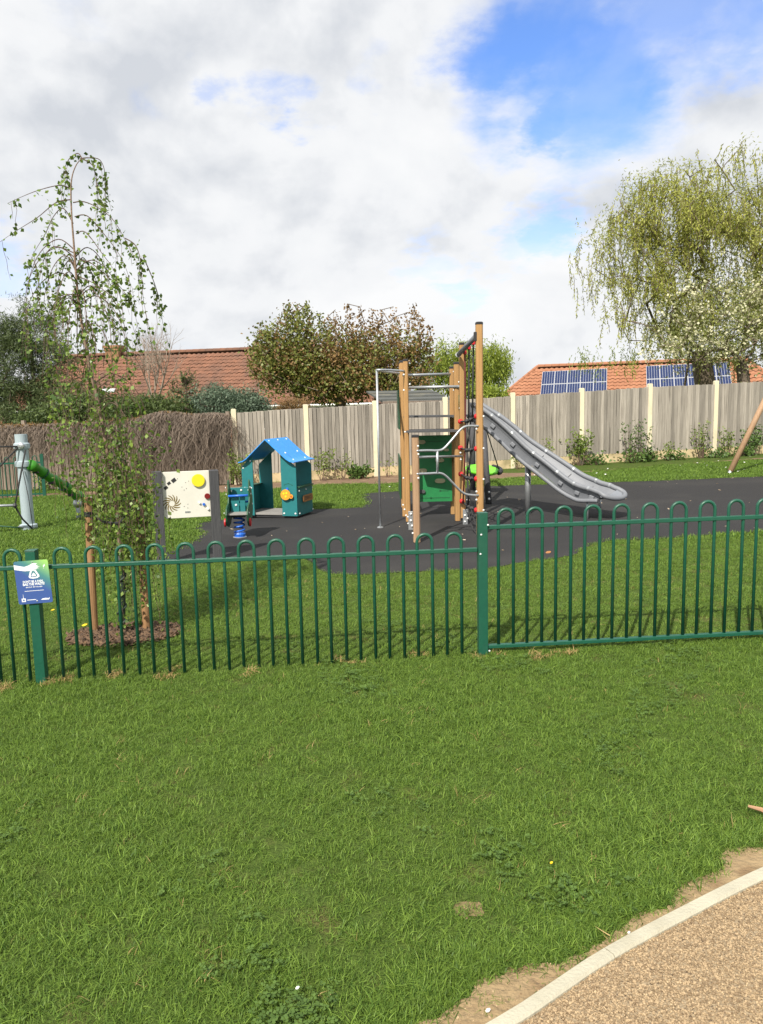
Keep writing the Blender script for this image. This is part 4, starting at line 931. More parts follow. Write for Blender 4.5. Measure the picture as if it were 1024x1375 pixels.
MB().box(K(0, -.02, .355), (.28, .36, .022), (cx, cy, UP)).build('seat', 'floor', ro_, bevel=.006); MB().box(K(0, 0, .325), (.20, .25, .04), (cx, cy, UP)).build('seat_support', 'black', ro_)
MB().tube([K(-.14, 0, .60), K(.14, 0, .605)], .017, 10).build('handlebar', 'springblue', ro_, smooth=True); MB().tube([K(.0, .10, .50), K(.14, .10, .505)], .015, 10).build('foot_bar', 'springblue', ro_, smooth=True)
k = MB(); k.dome(K(-.04, .038, .465), .018, -cy); k.dome(K(.02, .208, .66), .016, -cy); k.dome(K(-.13, .208, .65), .016, -cy); k.dome(K(.13, .208, .66), .016, -cy); k.build('bolt_cap', 'white', ro_)

# ================================================================== activity panel
qa, qb = G(217.5, 758), G(292.5, 751); ad = Vector((qb.x - qa.x, qb.y - qa.y, 0)).normalized(); an = Vector((ad.y, -ad.x, 0))
ap = thing('activity_panel', hz((qa + qb) / 2, gz(qa.x)), 'cream activity panel with yellow disc and cut out sunburst between dark posts', 'play panel')
tz1, tz2 = HT(qa, 209, 633), HT(qb, 285, 631)
for P, zt_ in ((qa, tz1), (qb, tz2)):
    g_ = gz(P.x); MB().box((P.x, P.y, (g_ + zt_) / 2), (.112, .112, zt_ - g_), (ad, an, UP)).build('post', 'dark', ap, bevel=.006)
pc0 = qa + ad * .055 + an * -.0; wl = (Vector((qb.x - qa.x, qb.y - qa.y, 0))).length - .11
zlo, zhi = HT(qb, 284, 693), tz2 - .002
Pn = hz(pc0, zlo); hh = zhi - zlo
pan = pslab('panel_board', [(.035, 0), (wl, 0), (wl, hh), (0, hh), (0, .035)], Pn, ad, UP, -.02, 'cream', ap)
def pp2(px, py):
    q = on_plane(Pn, an, px, py); return (q - Pn).dot(ad), q.z - Pn.z
def disc(name, px, py, rpx, m, th, par=pan):
    x, y = pp2(px, py); return MB().lathe([(rpx * S(9.6), 0), (rpx * S(9.6), th * .7), (rpx * S(9.6) * .96, th)], Pn + ad * x + UP * y + an * .0, (ad, UP, an), 28).build(name, m, par)
disc('yellow_disc', 265.8, 645, 8.3, 'yellow', .025); disc('red_disc', 278, 666, 3.6, 'darkred', .02)
x0, y0 = pp2(230.5, 676); s_ = S(9.5); b = MB()
for k_ in range(13):
    a = 2 * math.pi * k_ / 13 + .2; pts = []
    for side_ in (1, -1):
        rr = np.linspace(3.6, 11.2, 6) if side_ > 0 else np.linspace(11.2, 3.6, 6)
        for r in rr:
            tw = a + .10 * (r - 3.6); wv = (.55 + .35 * math.sin((r - 3.6) / 7.6 * math.pi)) * side_; pts.append((x0 + s_ * (r * math.cos(tw) - wv * math.sin(tw)), y0 + s_ * (r * math.sin(tw) + wv * math.cos(tw))))
    b.prism(pts, Pn + an * .0005, ad, UP, .002)
b.build('sunburst', 'gold', pan); b = MB()
for (ax_, ay), w in (((222.5, 655), 2.4), ((226.5, 649), 2.2), ((233, 645), 2.9)):
    x, y = pp2(ax_, ay); d1 = Vector((.80, .60)); d2 = Vector((-.60, .80)); w *= s_; b.prism([(x + d1.x * i * w + d2.x * j * w * .8, y + d1.y * i * w + d2.y * j * w * .8) for i, j in ((-1, -1), (1, -1), (1, 1), (-1, 1))], Pn + an * .0005, ad, UP, .002)
b.build('square_cutout', 'black', pan)
for px_, py_, r, m in ((267.5, 675, 1.4, 'petal'), (273.5, 677, 1.8, 'springblue'), (279, 683, 1.4, 'petal'), (252, 687.4, .1, 'black')): disc('bead', px_, py_, r, m, .02)
x, y = pp2(251.8, 687.5); MB().prism([(x - 3.4 * s_, y - 1.1 * s_), (x + 3.4 * s_, y - 1.1 * s_), (x + 3.4 * s_, y + 1.1 * s_), (x - 3.4 * s_, y + 1.1 * s_)], Pn + an * .0005, ad, UP, .002).build('name_label', 'steel', pan)
b = MB()
for px_, py_ in ((244, 654), (247, 658), (250, 656), (249, 648), (253, 646), (247, 680), (252, 677), (252, 682), (238, 643)): x, y = pp2(px_, py_); b.lathe([(.005, 0), (.005, .002)], Pn + ad * x + UP * y, (ad, UP, an), 6)
b.build('small_hole', 'black', pan)

# ================================================================== rope net frame with grey mast, far left
ms_ = G(38.5, 711); rnf = thing('rope_net_mast', hz(ms_, gz(ms_.x)), 'pale grey round mast with rope net cables and a green beam', 'net climber')
zt_ = HT(ms_, 31, 583); Rm = .098
lean_ = V(31, 583, ms_.y); MB().tube([hz(ms_, gz(ms_.x)), Vector((ms_.x, ms_.y, zt_))], Rm, 24).build('mast', 'mast', rnf, smooth=False)
def mz(px, py): return HT(ms_, px, py)
for z, r in ((mz(33, 599), .125), (mz(34, 623), .128), (gz(ms_.x) + .045, .14)): MB().lathe([(r, -.04), (r * 1.02, 0), (r, .04), (Rm, .06)], hz(ms_, z), n=24).build('collar', 'mast', rnf)
MB().lathe([(.02, -.03), (.05, -.02), (.05, .02), (.02, .03)], V(28, 598.5, ms_.y - .14), (UP, (1, 0, 0), (0, 1, 0)), 10).build('cable_shackle', 'steel', rnf)
def cable(p, m='rope', r=.014): MB().tube(p, r, 6).build('net_cable', m, rnf, smooth=True)
Yn = ms_.y - .12
cable([V(26, 599.5, Yn), V(-60, 600.5, Yn - .2)]); cable([V(24, 601, Yn), V(-14, 640, Yn - .3), V(-40, 668, Yn - .5)]); cable([V(34, 604, Yn), V(28, 635, Yn - .1), V(20, 678, Yn - .35)]); cable([V(20, 680, Yn - .35), V(30, 697, Yn - .2), V(46, 713, Yn - .05)])
cable([V(30, 630, Yn), V(38, 668, Yn), V(44, 708, Yn)], r=.006); cable([V(34, 709, Yn), V(18, 708, Yn - .05), V(-30, 704, Yn - .3)], 'dkgreen')
MB().tube([V(20, 678.5, Yn - .35), V(-40, 681, Yn - .4)], .022, 8).build('net_spreader', 'steel', rnf, smooth=True); MB().lathe([(.02, -.04), (.035, 0), (.02, .04)], V(20, 679, Yn - .35), n=10).build('net_joint', 'black', rnf)
MB().tube([V(24, 707.5, Yn - .02), V(34, 708.5, Yn)], .018, 6).build('turnbuckle', 'steel', rnf)
bp = [V(41, 624, ms_.y - .05), V(52, 631, 13.0), V(68, 642, 13.2), V(85, 652, 13.5), V(101, 664, 13.8), V(111, 671, 13.95), V(116, 678, 14.0)]
bc = catmull(bp, 6); rad_ = []
for i in range(len(bc)): rad_.append(.085 + .012 * math.sin(i * 1.05))
bo = MB().tube(bc, rad_, 10).build('beam', 'greenbeam', rnf, smooth=True)
for i in (9, 18, 26): 
    t_ = (bc[i + 1] - bc[i - 1]).normalized(); MB().tube([bc[i] - t_ * .012, bc[i] + t_ * .012], .105, 12).build('beam_joint', 'dkgreen', bo)
k = MB()
for i in (5, 13, 22, 30): k.box(bc[i] + Vector((0, -.07, -.05)), (.10, .05, .05))
k.build('beam_grip', 'black', bo, bevel=.01)
fb = V(104, 676, 13.8); k = MB().lathe([(.02, -.085), (.065, -.06), (.085, 0), (.065, .06), (.02, .085)], fb, n=14); k.build('ball_joint', 'steel', rnf, smooth=True); MB().tube([hz(fb, gz(fb.x)), fb], .040, 12).build('beam_post', 'mast', rnf, smooth=True)

# ================================================================== second railing, far left
ra, rb = G(-90, 676), G(60, 667); rdd = Vector((rb.x - ra.x, rb.y - ra.y, 0)); L_ = rdd.length; rdd.normalize(); rr_ = thing('bow_top_railing', hz(rb, gz(rb.x)), 'distant green bow top railing beyond the grey mast', 'railing')
hR = 1.0; nrr = Vector((rdd.y, -rdd.x, 0)); n = int(L_ / .21)
for k_ in range(n):
    c = rb - rdd * (.16 + .21 * k_); g_ = gz(c.x); pts = [hz(c - rdd * .0525, g_), hz(c - rdd * .0525, g_ + hR - .05)] + [hz(c + rdd * (-.0525 * math.cos(t)), g_ + hR - .05 + .0525 * math.sin(t)) for t in np.linspace(.3, 2.84, 5)] + [hz(c + rdd * .0525, g_ + hR - .05), hz(c + rdd * .0525, g_)]
    MB().tube(pts, .011, 5).build('hoop', 'rail', rr_)
for z in (.1, hR - .14): MB().box(hz(ra.lerp(rb, .5), gz((ra.x + rb.x) / 2) + z), (L_, .03, .04), (rdd, nrr, UP)).build('rail', 'rail', rr_)
for f in (1.0, .45): p = ra.lerp(rb, f); MB().box(hz(p, gz(p.x) + .52), (.07, .07, 1.04), (rdd, nrr, UP)).build('railing_post', 'rail', rr_)
# ================================================================== houses beyond the fence
def tiled_plane(name, O, ux, uy, Lx, Hs, inL, inR, m, parent, tw=.30, gauge=.30):
    nrm = ux.cross(uy).normalized(); nrm = nrm if nrm.z > 0 else -nrm
    nc = int(Hs / gauge); per = 4; nx = int(Lx / tw) * per + 1; xs = np.linspace(0, Lx, nx); wave = np.tile([0, .05, .075, .035], nx)[:nx]
    O_, ux_, uy_, n_ = (np.array(a) for a in (O, ux, uy, nrm)); vs = []; fs = []; rng = np.random.default_rng(5)
    tj = np.repeat(rng.uniform(-.008, .012, (nc, nx // per + 2)), per, axis=1)[:, :nx]
    for i in range(nc):
        for (v, lift_) in ((i * gauge - .03, .055), ((i + 1) * gauge, .015)):
            vv = max(v, 0); lo, hi = inL * vv / Hs, Lx - inR * vv / Hs
            x = np.clip(xs, lo, hi); vs.append(O_ + x[:, None] * ux_ + vv * uy_ + (wave + lift_ + tj[i])[:, None] * n_)
        lo, hi = inL * (i * gauge) / Hs, Lx - inR * (i * gauge) / Hs; b = i * 2 * nx
        for k in range(nx - 1):
            if xs[k + 1] > lo and xs[k] < hi: fs.append((b + k, b + k + 1, b + nx + k + 1, b + nx + k))
    o = np_mesh(name, np.concatenate(vs), fs, m, parent, smooth=False); return o
def ridge_line(name, pts, m, parent, r=.12):
    b = MB()
    for p, q in zip(pts[:-1], pts[1:]):
        p, q = Vector(p), Vector(q); n = max(1, int((q - p).length / .42)); d = (q - p) / n
        for i in range(n): b.tube([p + d * i, p + d * (i + .97)], [r, r * .92], 7)
    return b.build(name, m, parent)
def hip_house(label, RL, RR, zr, ze, run, inL, inR, mt, wall, over=.3, chim=None):
    RL, RR = Vector(RL), Vector(RR); ux = Vector((RR.x - RL.x, RR.y - RL.y, 0)); Lr = ux.length; ux.normalize(); nf = Vector((ux.y, -ux.x, 0))
    h = thing('brick_house', (RL.x, RL.y, 0), label, 'house')
    rise = zr - ze; Hs = math.hypot(run, rise); uy = (-nf * run + UP * rise).normalized(); O = Vector((RL.x, RL.y, ze)) + nf * run - ux * inL
    rf = tag(tiled_plane('roof', O, ux, uy, Lr + inL + inR, Hs, inL, inR, mt, h), kind='stuff')
    O2 = Vector((RR.x, RR.y, ze)) - nf * run + ux * inR; uy2 = (nf * run + UP * rise).normalized()
    b = MB(); b.add([O2, O2 - ux * (Lr + inL + inR), Vector((RL.x, RL.y, zr)), Vector((RR.x, RR.y, zr))], [(0, 1, 2, 3)])
    A = O; B_ = O + ux * (Lr + inL + inR); b.add([A, Vector((RL.x, RL.y, zr)), O2 - ux * (Lr + inL + inR)], [(0, 1, 2)]); b.add([B_, Vector((RR.x, RR.y, zr)), O2], [(0, 1, 2)]); b.build('roof_slope', mt, h)
    ridge_line('ridge_tiles', [O + UP * .05, Vector((RL.x, RL.y, zr + .05)), Vector((RR.x, RR.y, zr + .05)), B_ + UP * .05], mt, h)
    c = (O + O2) / 2; W_ = Lr + inL + inR - 2 * over; D_ = 2 * (run - over)
    MB().box((c.x, c.y, ze / 2 - .1), (W_, D_, ze + .1), (ux, nf, UP)).build('wall', wall, h)
    g = O + nf * .06 + UP * -.03; MB().tube([g, g + ux * (Lr + inL + inR)], .06, 8).build('gutter', 'white', h); MB().box(g + ux * ((Lr + inL + inR) / 2) - nf * .08 + UP * -.04, (Lr + inL + inR, .03, .16), (ux, nf, UP)).build('fascia', 'white', h)
    for f in (.25, .5, .75):                             # windows in the wall towards the playground
        p = c + nf * (D_ / 2 + .01) + ux * (W_ * (f - .5)); p.z = 1.35; w = MB().box(p, (1.5, .06, 1.1), (ux, nf, UP)).build('window', 'white', h, bevel=.01)
        for s in (-1, 1): MB().box(p + nf * .035 + ux * (.36 * s), (.62, .02, .95), (ux, nf, UP)).build('pane', 'glass', w)
    return h, O, ux, uy, nf
hl, O, ux, uy, nf = hip_house('long house with weathered red tiled roof and a brick chimney', V(95, 481, 48), V(445, 468, 44.7), 5.42, 2.1, 3.4, 3.3, 3.2, 'tile', 'brick')
cp = V(153, 470, 47.3); cz = V(153, 464, 47.3).z; k = MB().box((cp.x, cp.y, (3.6 + cz - .3) / 2), (.86, .60, cz - .3 - 3.6), (ux, nf, UP)).build('chimney', 'chim', hl)
MB().box((cp.x, cp.y, cz - .24), (.96, .70, .16), (ux, nf, UP)).build('chimney_band', 'chim', k); MB().box((cp.x, cp.y, cz - .09), (1.06, .80, .16), (ux, nf, UP)).build('chimney_cap', 'chim', k)
fl = O + ux * ((V(153, 517, 45.5) - O).dot(ux)) + uy * 1.45 + ux.cross(uy) * .12
MB().box(fl, (.85, .30, .05), (ux, uy, ux.cross(uy))).build('roof_flashing', 'alu', hl)
hr, O, ux, uy, nf = hip_house('orange tiled house with two banks of blue solar panels on its roof', V(722, 494, 48), V(1000, 482, 44.3), V(722, 493, 48).z, 2.0, 2.4, 2.3, 2.3, 'tile2', 'brick')
nr = ux.cross(uy).normalized(); nr = nr if nr.z > 0 else -nr
def on_roof(px, py):
    d = ray(px, py); t = (O - CE).dot(nr) / d.dot(nr); return CE + d * t
def sol(px0, py0, px1, py1, n):
    a, b_ = on_roof(px0, py0), on_roof(px1, py1); st = (b_ - a) / n; w = st.length; ex = st.normalized(); ey = nr.cross(ex)
    if ey.z < 0: ey = -ey
    for r in range(2):
        for k in range(n):
            c = a + st * (k + .5) - ey * (.62 + 1.22 * r) + nr * .16; f = MB().box(c, (w * .985, 1.20, .05), (ex, ey, nr)).build('solar_panel', 'alu', hr)
            cells = MB()
            for i in range(5): cells.box(c + ex * (w * .190 * (i - 2)) + nr * .027, (w * .172, 1.14, .012), (ex, ey, nr))
            cells.build('solar_cells', 'pv', f)
sol(728.5, 502, 815, 497.5, 5); sol(867, 494.5, 978, 489, 6)
# garden shed roof peeping over the fence
sa, sb_ = V(514, 535, 22.6), V(608, 532, 23.2); sd = Vector((sb_.x - sa.x, sb_.y - sa.y, 0)); sl_ = sd.length; sd.normalize(); sn_ = Vector((sd.y, -sd.x, 0)); c = (sa + sb_) / 2
shd = thing('garden_shed', (c.x, c.y + .8, 0), 'garden shed with grey felt roof showing over the fence', 'shed'); zf = V(550, 541, 22.9).z; zb_ = V(550, 526, 24.5).z
MB().box((c.x - sn_.x * .9, c.y - sn_.y * .9, zf / 2), (sl_ - .2, 1.6, zf), (sd, sn_, UP)).build('wall', 'oldboard', shd)
b = MB(); f0 = c + sn_ * .05; b0 = c - sn_ * 1.9
b.add([(p.x, p.y, z) for p, z in ((f0 - sd * sl_ / 2, zf), (f0 + sd * sl_ / 2, zf), (b0 + sd * sl_ / 2, zb_), (b0 - sd * sl_ / 2, zb_), (f0 - sd * sl_ / 2, zf + .05), (f0 + sd * sl_ / 2, zf + .05), (b0 + sd * sl_ / 2, zb_ + .05), (b0 - sd * sl_ / 2, zb_ + .05))],
      [(0, 3, 2, 1), (4, 5, 6, 7), (0, 1, 5, 4), (1, 2, 6, 5), (2, 3, 7, 6), (3, 0, 4, 7)]); b.build('roof', 'felt', shd)
for i in range(3):
    t = .1 + i * .3; p = f0.lerp(b0, t); MB().box((p.x, p.y, zf + (zb_ - zf) * t + .065), (sl_ + .04, .05, .035), (sd, sn_, UP)).build('roof_batten', 'felt', shd)
MB().box((f0.x + sn_.x * .03, f0.y + sn_.y * .03, zf - .02), (sl_ + .06, .03, .16), (sd, sn_, UP)).build('fascia', 'oldboard', shd)

# ================================================================== trees
def strands(name, starts, lens, m, parent, leaf, step, aspect=.22, sway=.10, rng=RNG, stemmat=None, tipdir=(0, 0, -1.2), spread=.6, tintf=None):
    pos = []; tn = []; sv = []; sf = []
    for s, l in zip(starts, lens):
        n = max(3, int(l / step)); f = np.linspace(0, 1, n); d = rng.normal(size=2) * sway * l; bow = rng.normal(size=2) * .05 * l
        p = np.stack([s[0] + d[0] * np.sqrt(f) + bow[0] * np.sin(f * 5), s[1] + d[1] * np.sqrt(f) + bow[1] * np.sin(f * 4), s[2] - l * f ** 1.1], 1)
        pos.append(p + rng.normal(size=(n, 3)) * leaf * .12); t0 = rng.uniform(0, 1); tn.append(np.clip(t0 + rng.normal(size=n) * .25, 0, 1))
        if stemmat:
            w = .006; i0 = len(sv); k = p[::2] if n > 6 else p
            for q in k: sv.append(q + [w, 0, 0]); sv.append(q - [w, 0, 0])
            for j in range(len(k) - 1): sf.append((i0 + 2 * j, i0 + 2 * j + 1, i0 + 2 * j + 3, i0 + 2 * j + 2))
    o = leaves(name, np.concatenate(pos), leaf, m, parent, aspect, tipdir, spread, .3, np.concatenate(tn), rng)
    if stemmat: np_mesh('twigs', sv, sf, stemmat, parent)
    return tag(o, kind='stuff')
def near_tips(P, tip, k, jit, rng=RNG):
    i = rng.choice(tip, k); return P[i] + rng.normal(size=(k, 3)) * jit
# large willow
Yw = 27.0; base = V(948, 575, Yw); base.z = gz(20)
wt = thing('willow_tree', base, 'large weeping willow with pale yellow green trailing foliage beyond the fence', 'tree')
lobes = [lobe(925, 280, 85, 52, Yw), lobe(980, 262, 70, 56, Yw), lobe(868, 300, 62, 62, Yw), lobe(965, 330, 105, 70, Yw), lobe(838, 370, 52, 60, Yw), lobe(890, 415, 75, 55, Yw), lobe(1060, 350, 80, 100, Yw), lobe(1000, 420, 90, 60, Yw), lobe(1040, 290, 50, 50, Yw)]
tg = blob_points(lobes, 300)
trk = [base, V(947, 520, Yw), V(943, 492, Yw), V(940, 470, Yw)]
P, par, rad, tip = skeleton(trk, tg, .014, .36, .2, .5, .5, start=1)
for i in range(4): rad[i] = .37 - .02 * i
wood_mesh('trunk', P, par, rad, 'bark', wt, 6)
P2, par2, rad2, tip2 = skeleton([V(912, 560, Yw - .3), V(922, 500, Yw - .2), V(925, 475, Yw)], blob_points(lobes[5:6] + lobes[2:3], 30), .014, .2, .15, .5, .6); wood_mesh('trunk', P2, par2, rad2, 'bark', wt, 6)
tipw = [tip[i] for i in RNG.permutation(len(tip))[:200]]
st = np.concatenate([near_tips(P, tipw, 2400, np.array([.30, .30, .16])), tg[RNG.choice(len(tg), 200)] + RNG.normal(size=(200, 3)) * .3])
st = np.concatenate([st, [V(RNG.uniform(765, 815), RNG.uniform(320, 400), Yw + RNG.uniform(-1, 1))[:] for _ in range(34)]])
strands('crown', st, RNG.uniform(.2, .8, len(st)) * np.where(RNG.uniform(size=len(st)) < .15, 1.6, 1), 'leafwillow', wt, .125, .040, .30, .22, stemmat='twig')
up_ = np.repeat(near_tips(P, tipw, 2000, np.array([.36, .36, .20])), 15, 0); up_ = up_ + RNG.normal(size=up_.shape) * np.array([.12, .12, .14]); tag(leaves('crown_leaves', up_, .12, 'leafwillow', wt, .28, (0, 0, -.3)), kind='stuff')
lowst = [V(RNG.uniform(770, 860), RNG.uniform(462, 490), Yw + RNG.uniform(-.6, .6))[:] for _ in range(60)]; strands('lower_trails', lowst, RNG.uniform(.2, .7, 60), 'leafwillow2', wt, .11, .04, .28, .3)
# cherry in blossom
Yc_ = 25.0; base = V(1000, 570, Yc_); base.z = gz(20); ct = thing('cherry_tree', base, 'cherry tree with creamy white blossom in front of the willow', 'tree')
lobes = [lobe(955, 415, 70, 48, Yc_), lobe(1020, 390, 60, 60, Yc_), lobe(915, 455, 48, 36, Yc_), lobe(985, 460, 60, 34, Yc_), lobe(1050, 440, 60, 60, Yc_), lobe(890, 470, 28, 22, Yc_)]
tg = blob_points(lobes, 150); P, par, rad, tip = skeleton([base, V(999, 520, Yc_), V(996, 488, Yc_)], tg, .012, .2, .18, .45, .5); rad[:3] = .22, .20, .18
wood_mesh('trunk', P, par, rad, 'bark', ct, 6)
cc = np.repeat(near_tips(P, tip, 560, .22), 9, 0); bl = cc + RNG.normal(size=cc.shape) * .085
tag(leaves('blossom', bl, .085, 'blossom', ct, .9, None), kind='stuff'); tag(leaves('crown', near_tips(P, tip, 7000, .30), .11, 'leafcherry', ct, .42, (0, 0, -.2)), kind='stuff')
# maple, greener to one side, bronze to the other
Ym = 28.0; base = V(458, 575, Ym); base.z = 0; mt_ = thing('maple_tree', base, 'spring maple with mixed green and bronze red leaves over the fence', 'tree')
lg_ = [lobe(390, 476, 46, 38, Ym), lobe(372, 495, 36, 30, Ym), lobe(415, 500, 48, 34, Ym), lobe(398, 430, 24, 20, Ym), lobe(355, 462, 18, 22, Ym), lobe(440, 520, 50, 22, Ym)]
lr_ = [lobe(450, 464, 42, 30, Ym), lobe(500, 472, 46, 34, Ym), lobe(545, 480, 30, 36, Ym), lobe(480, 500, 60, 36, Ym), lobe(560, 490, 22, 36, Ym), lobe(520, 510, 50, 24, Ym)]
shoots = [(398, 408), (407, 412), (430, 420), (466, 408), (472, 420), (498, 414), (505, 425), (522, 432), (546, 420), (554, 408), (558, 422), (575, 436), (578, 450), (488, 430), (440, 425), (483, 412), (512, 416), (534, 424), (565, 428), (450, 416), (528, 412), (418, 418), (345, 452), (335, 468), (385, 408), (412, 406)]
shp = [V(x, y, Ym + RNG.uniform(-.6, .6))[:] for x, y in shoots]
tg = np.concatenate([blob_points(lg_, 90), blob_points(lr_, 110), shp]); P, par, rad, tip = skeleton([base, V(456, 540, Ym), V(455, 528, Ym)], tg, .014, .2, .16, .4, .45); rad[:3] = .2, .19, .18
wood_mesh('trunk', P, par, rad, 'bark', mt_, 5)
def shoot_leaves(px_, n=75): return np.concatenate([np.array(p) + np.stack([RNG.normal(size=n) * .07, RNG.normal(size=n) * .07, -RNG.uniform(0, 1.0, n)], 1) for p in px_])
def clumpy(lobes, nc, per, sig): c = blob_points(lobes, nc, shell=.5); return np.repeat(c, per, 0) + RNG.normal(size=(nc * per, 3)) * sig
tag(leaves('crown', np.concatenate([clumpy(lg_, 440, 26, .18), clumpy(lr_, 330, 22, .16), shoot_leaves(shp[:3] + shp[21:])]), .108, 'leafmaple', mt_, .85, (0, 0, -.3)), kind='stuff')
tag(leaves('bronze_crown', np.concatenate([clumpy(lr_, 380, 25, .17), clumpy(lg_, 250, 20, .16), shoot_leaves(shp[3:21])]), .102, 'leafred', mt_, .75, (0, 0, -.3)), kind='stuff')
# bright weeping willow behind the climbing frame
Yv = 32.0; base = V(640, 575, Yv); base.z = 0; vt = thing('willow_tree', base, 'smaller bright green weeping willow behind the climbing frame', 'tree')
lobes = [lobe(640, 480, 34, 24, Yv), lobe(600, 480, 36, 24, Yv), lobe(662, 488, 20, 26, Yv), lobe(625, 500, 42, 28, Yv), lobe(575, 505, 24, 22, Yv)]
tg = blob_points(lobes, 90); P, par, rad, tip = skeleton([base, V(638, 540, Yv), V(636, 515, Yv)], tg, .014, .2, .16, .4, .5); wood_mesh('trunk', P, par, rad, 'bark', vt, 5)
st = np.concatenate([near_tips(P, tip, 560, .2), [V(RNG.uniform(655, 685), RNG.uniform(462, 490), Yv + RNG.uniform(-1, 1))[:] for _ in range(130)]])
strands('crown', st, RNG.uniform(.4, 1.3, len(st)), 'leafwillow2', vt, .15, .06, .30, .10)
tag(leaves('crown_leaves', near_tips(P, tip, 7000, .24), .15, 'leafwillow2', vt, .3, (0, 0, -.4)), kind='stuff')
# dark pine at the far left
Yp = 31.0; base = V(45, 590, Yp); base.z = -.2; pt_ = thing('pine_tree', base, 'dark pine with open needle clumps behind the young birch', 'tree')
lobes = [lobe(38, 445, 36, 24, Yp), lobe(5, 470, 36, 30, Yp), lobe(62, 480, 40, 26, Yp), lobe(30, 510, 44, 26, Yp), lobe(80, 530, 38, 26, Yp), lobe(-20, 520, 50, 50, Yp), lobe(40, 555, 60, 22, Yp), lobe(95, 555, 30, 18, Yp)]
tg = blob_points(lobes, 150); P, par, rad, tip = skeleton([base, V(45, 540, Yp), V(44, 500, Yp), V(42, 470, Yp)], tg, .014, .2, .14, .3, .5); wood_mesh('trunk', P, par, rad, 'bark', pt_, 5)
c = np.repeat(np.concatenate([tg, near_tips(P, tip, 620, .34)]), 60, 0); tag(leaves('crown', c + RNG.normal(size=c.shape) * np.array([.17, .17, .10]), .16, 'leafpine', pt_, .16, (0, 0, .5)), kind='stuff')
# leafless pale tree
Yb = 26.0; base = V(208, 575, Yb); base.z = -.1; bt = thing('bare_tree', base, 'leafless tree with pale slender upright branches before the red roof', 'tree')
PB = [np.array(base), np.array(V(208, 552, Yb))]; qB = [-1, 0]; rB_ = [.09, .085]
def grow(i, d, l, r, lev):
    p = PB[i]; k = 3
    for s_ in range(k):
        d = d + RNG.normal(size=3) * .10 + np.array([0, 0, .05]); d /= np.linalg.norm(d); p = p + d * l / k; PB.append(p); qB.append(i); rB_.append(r * (1 - .45 * (s_ + 1) / k)); i = len(PB) - 1
        if lev < 4 and s_ >= (0 if lev else 1):
            for _ in range(1 if lev < 3 else RNG.integers(0, 2)):
                a = RNG.normal(size=3) * np.array([.62, .5, .25]); grow(i, (d + a) / np.linalg.norm(d + a), l * RNG.uniform(.50, .75), r * .48, lev + 1)
    if lev < 4: grow(i, d, l * .62, r * .5, lev + 1)
for dx_ in (-.42, -.22, -.05, .18, .42, .62): grow(1, np.array([dx_, RNG.normal() * .2, 1.0]) / 1.1, 1.25, .045, 0)
wood_mesh('trunk', np.array(PB), qB, rB_, 'palebark', bt, 4)
# evergreen shrubs behind the fences
def bush(name, label, Y, lobes_px, n, size, m, aspect=.4, direction=None, stems=True, cat='shrub', per=12, sig=.10):
    lb = [lobe(*l, Y) for l in lobes_px]; c = np.mean([l[:3] for l in lb], 0); t = thing(name, (c[0], c[1], gz(c[0])), label, cat)
    w = np.concatenate([clumpy(lb, n // per, per, sig), blob_points(lb, n // 3, shell=.25)])
    tag(leaves('foliage', w, size, m, t, aspect, direction), kind='stuff')
    P, par, rad, tip = skeleton([(c[0], c[1], gz(c[0])), (c[0], c[1], c[2] - .3)], blob_points(lb, 24), .012, .08, .15); wood_mesh('stem', P, par, rad, 'twig', t, 4)
    return t
bush('conifer_hedge', 'dark green clipped conifer hedge above the creeper covered fence', 21.5, [(175, 552, 32, 20), (205, 550, 34, 20), (235, 552, 28, 18), (160, 560, 24, 16)], 9000, .10, 'leafhedge', .3, (0, 0, .6), cat='hedge')
bush('rounded_shrub', 'rounded blue green shrub beside the end concrete post', 21.8, [(290, 538, 34, 20), (262, 545, 16, 12), (325, 540, 28, 17), (345, 545, 20, 12), (308, 550, 40, 14)], 10000, .085, 'leafblue', .4, (0, 0, .3))
bush('twiggy_shrub', 'low brown twiggy shrub behind the fence under the maple', 23.0, [(395, 545, 24, 8), (380, 548, 14, 6)], 1600, .09, 'leafred', .2, (0, 0, .6))
bush('golden_shrub', 'low yellow green shrub behind the fence beside the climbing frame', 24.5, [(655, 532, 26, 12), (640, 526, 14, 10), (672, 536, 12, 8)], 2600, .12, 'leafwillow2', .4)
bush('lower_shrub', 'dark shrub between the pine and the bare tree', 22.0, [(128, 548, 30, 26), (100, 552, 30, 22), (60, 562, 40, 14), (150, 556, 20, 16)], 6500, .12, 'leafhedge', .35)
# spiky evergreen
Ys = 22.5; ba = V(249, 560, Ys); ba.z = 0; sp_ = thing('monkey_puzzle', ba, 'small spiky dark green conifer with whorled arms', 'tree'); pos = []; b = MB()
tp_ = V(249, 506, Ys); b.tube([ba, tp_], [.05, .02], 6); Pz = []
for k in range(24):
    h = RNG.uniform(.35, 1.0); a = RNG.uniform(0, 6.28); z = tp_.z - (1 - h) * 1.1; l = .50 * (1.15 - h * .8); q0 = Vector((ba.x, ba.y, z)); q1 = q0 + Vector((math.cos(a) * l, math.sin(a) * l, .12)); q2 = q1 + Vector((math.cos(a) * l * .3, math.sin(a) * l * .3, .16)); b.tube([q0, q1, q2], [.018, .014, .006], 4)
    for f in np.linspace(0.1, 1, 26): Pz.append((q0.lerp(q1, f * 1.3) if f < .77 else q1.lerp(q2, (f - .77) / .23)) + Vector(RNG.normal(size=3) * .025))
for z in np.linspace(tp_.z - .5, tp_.z + .05, 40): Pz.append(Vector((ba.x, ba.y, z)) + Vector(RNG.normal(size=3) * .03))
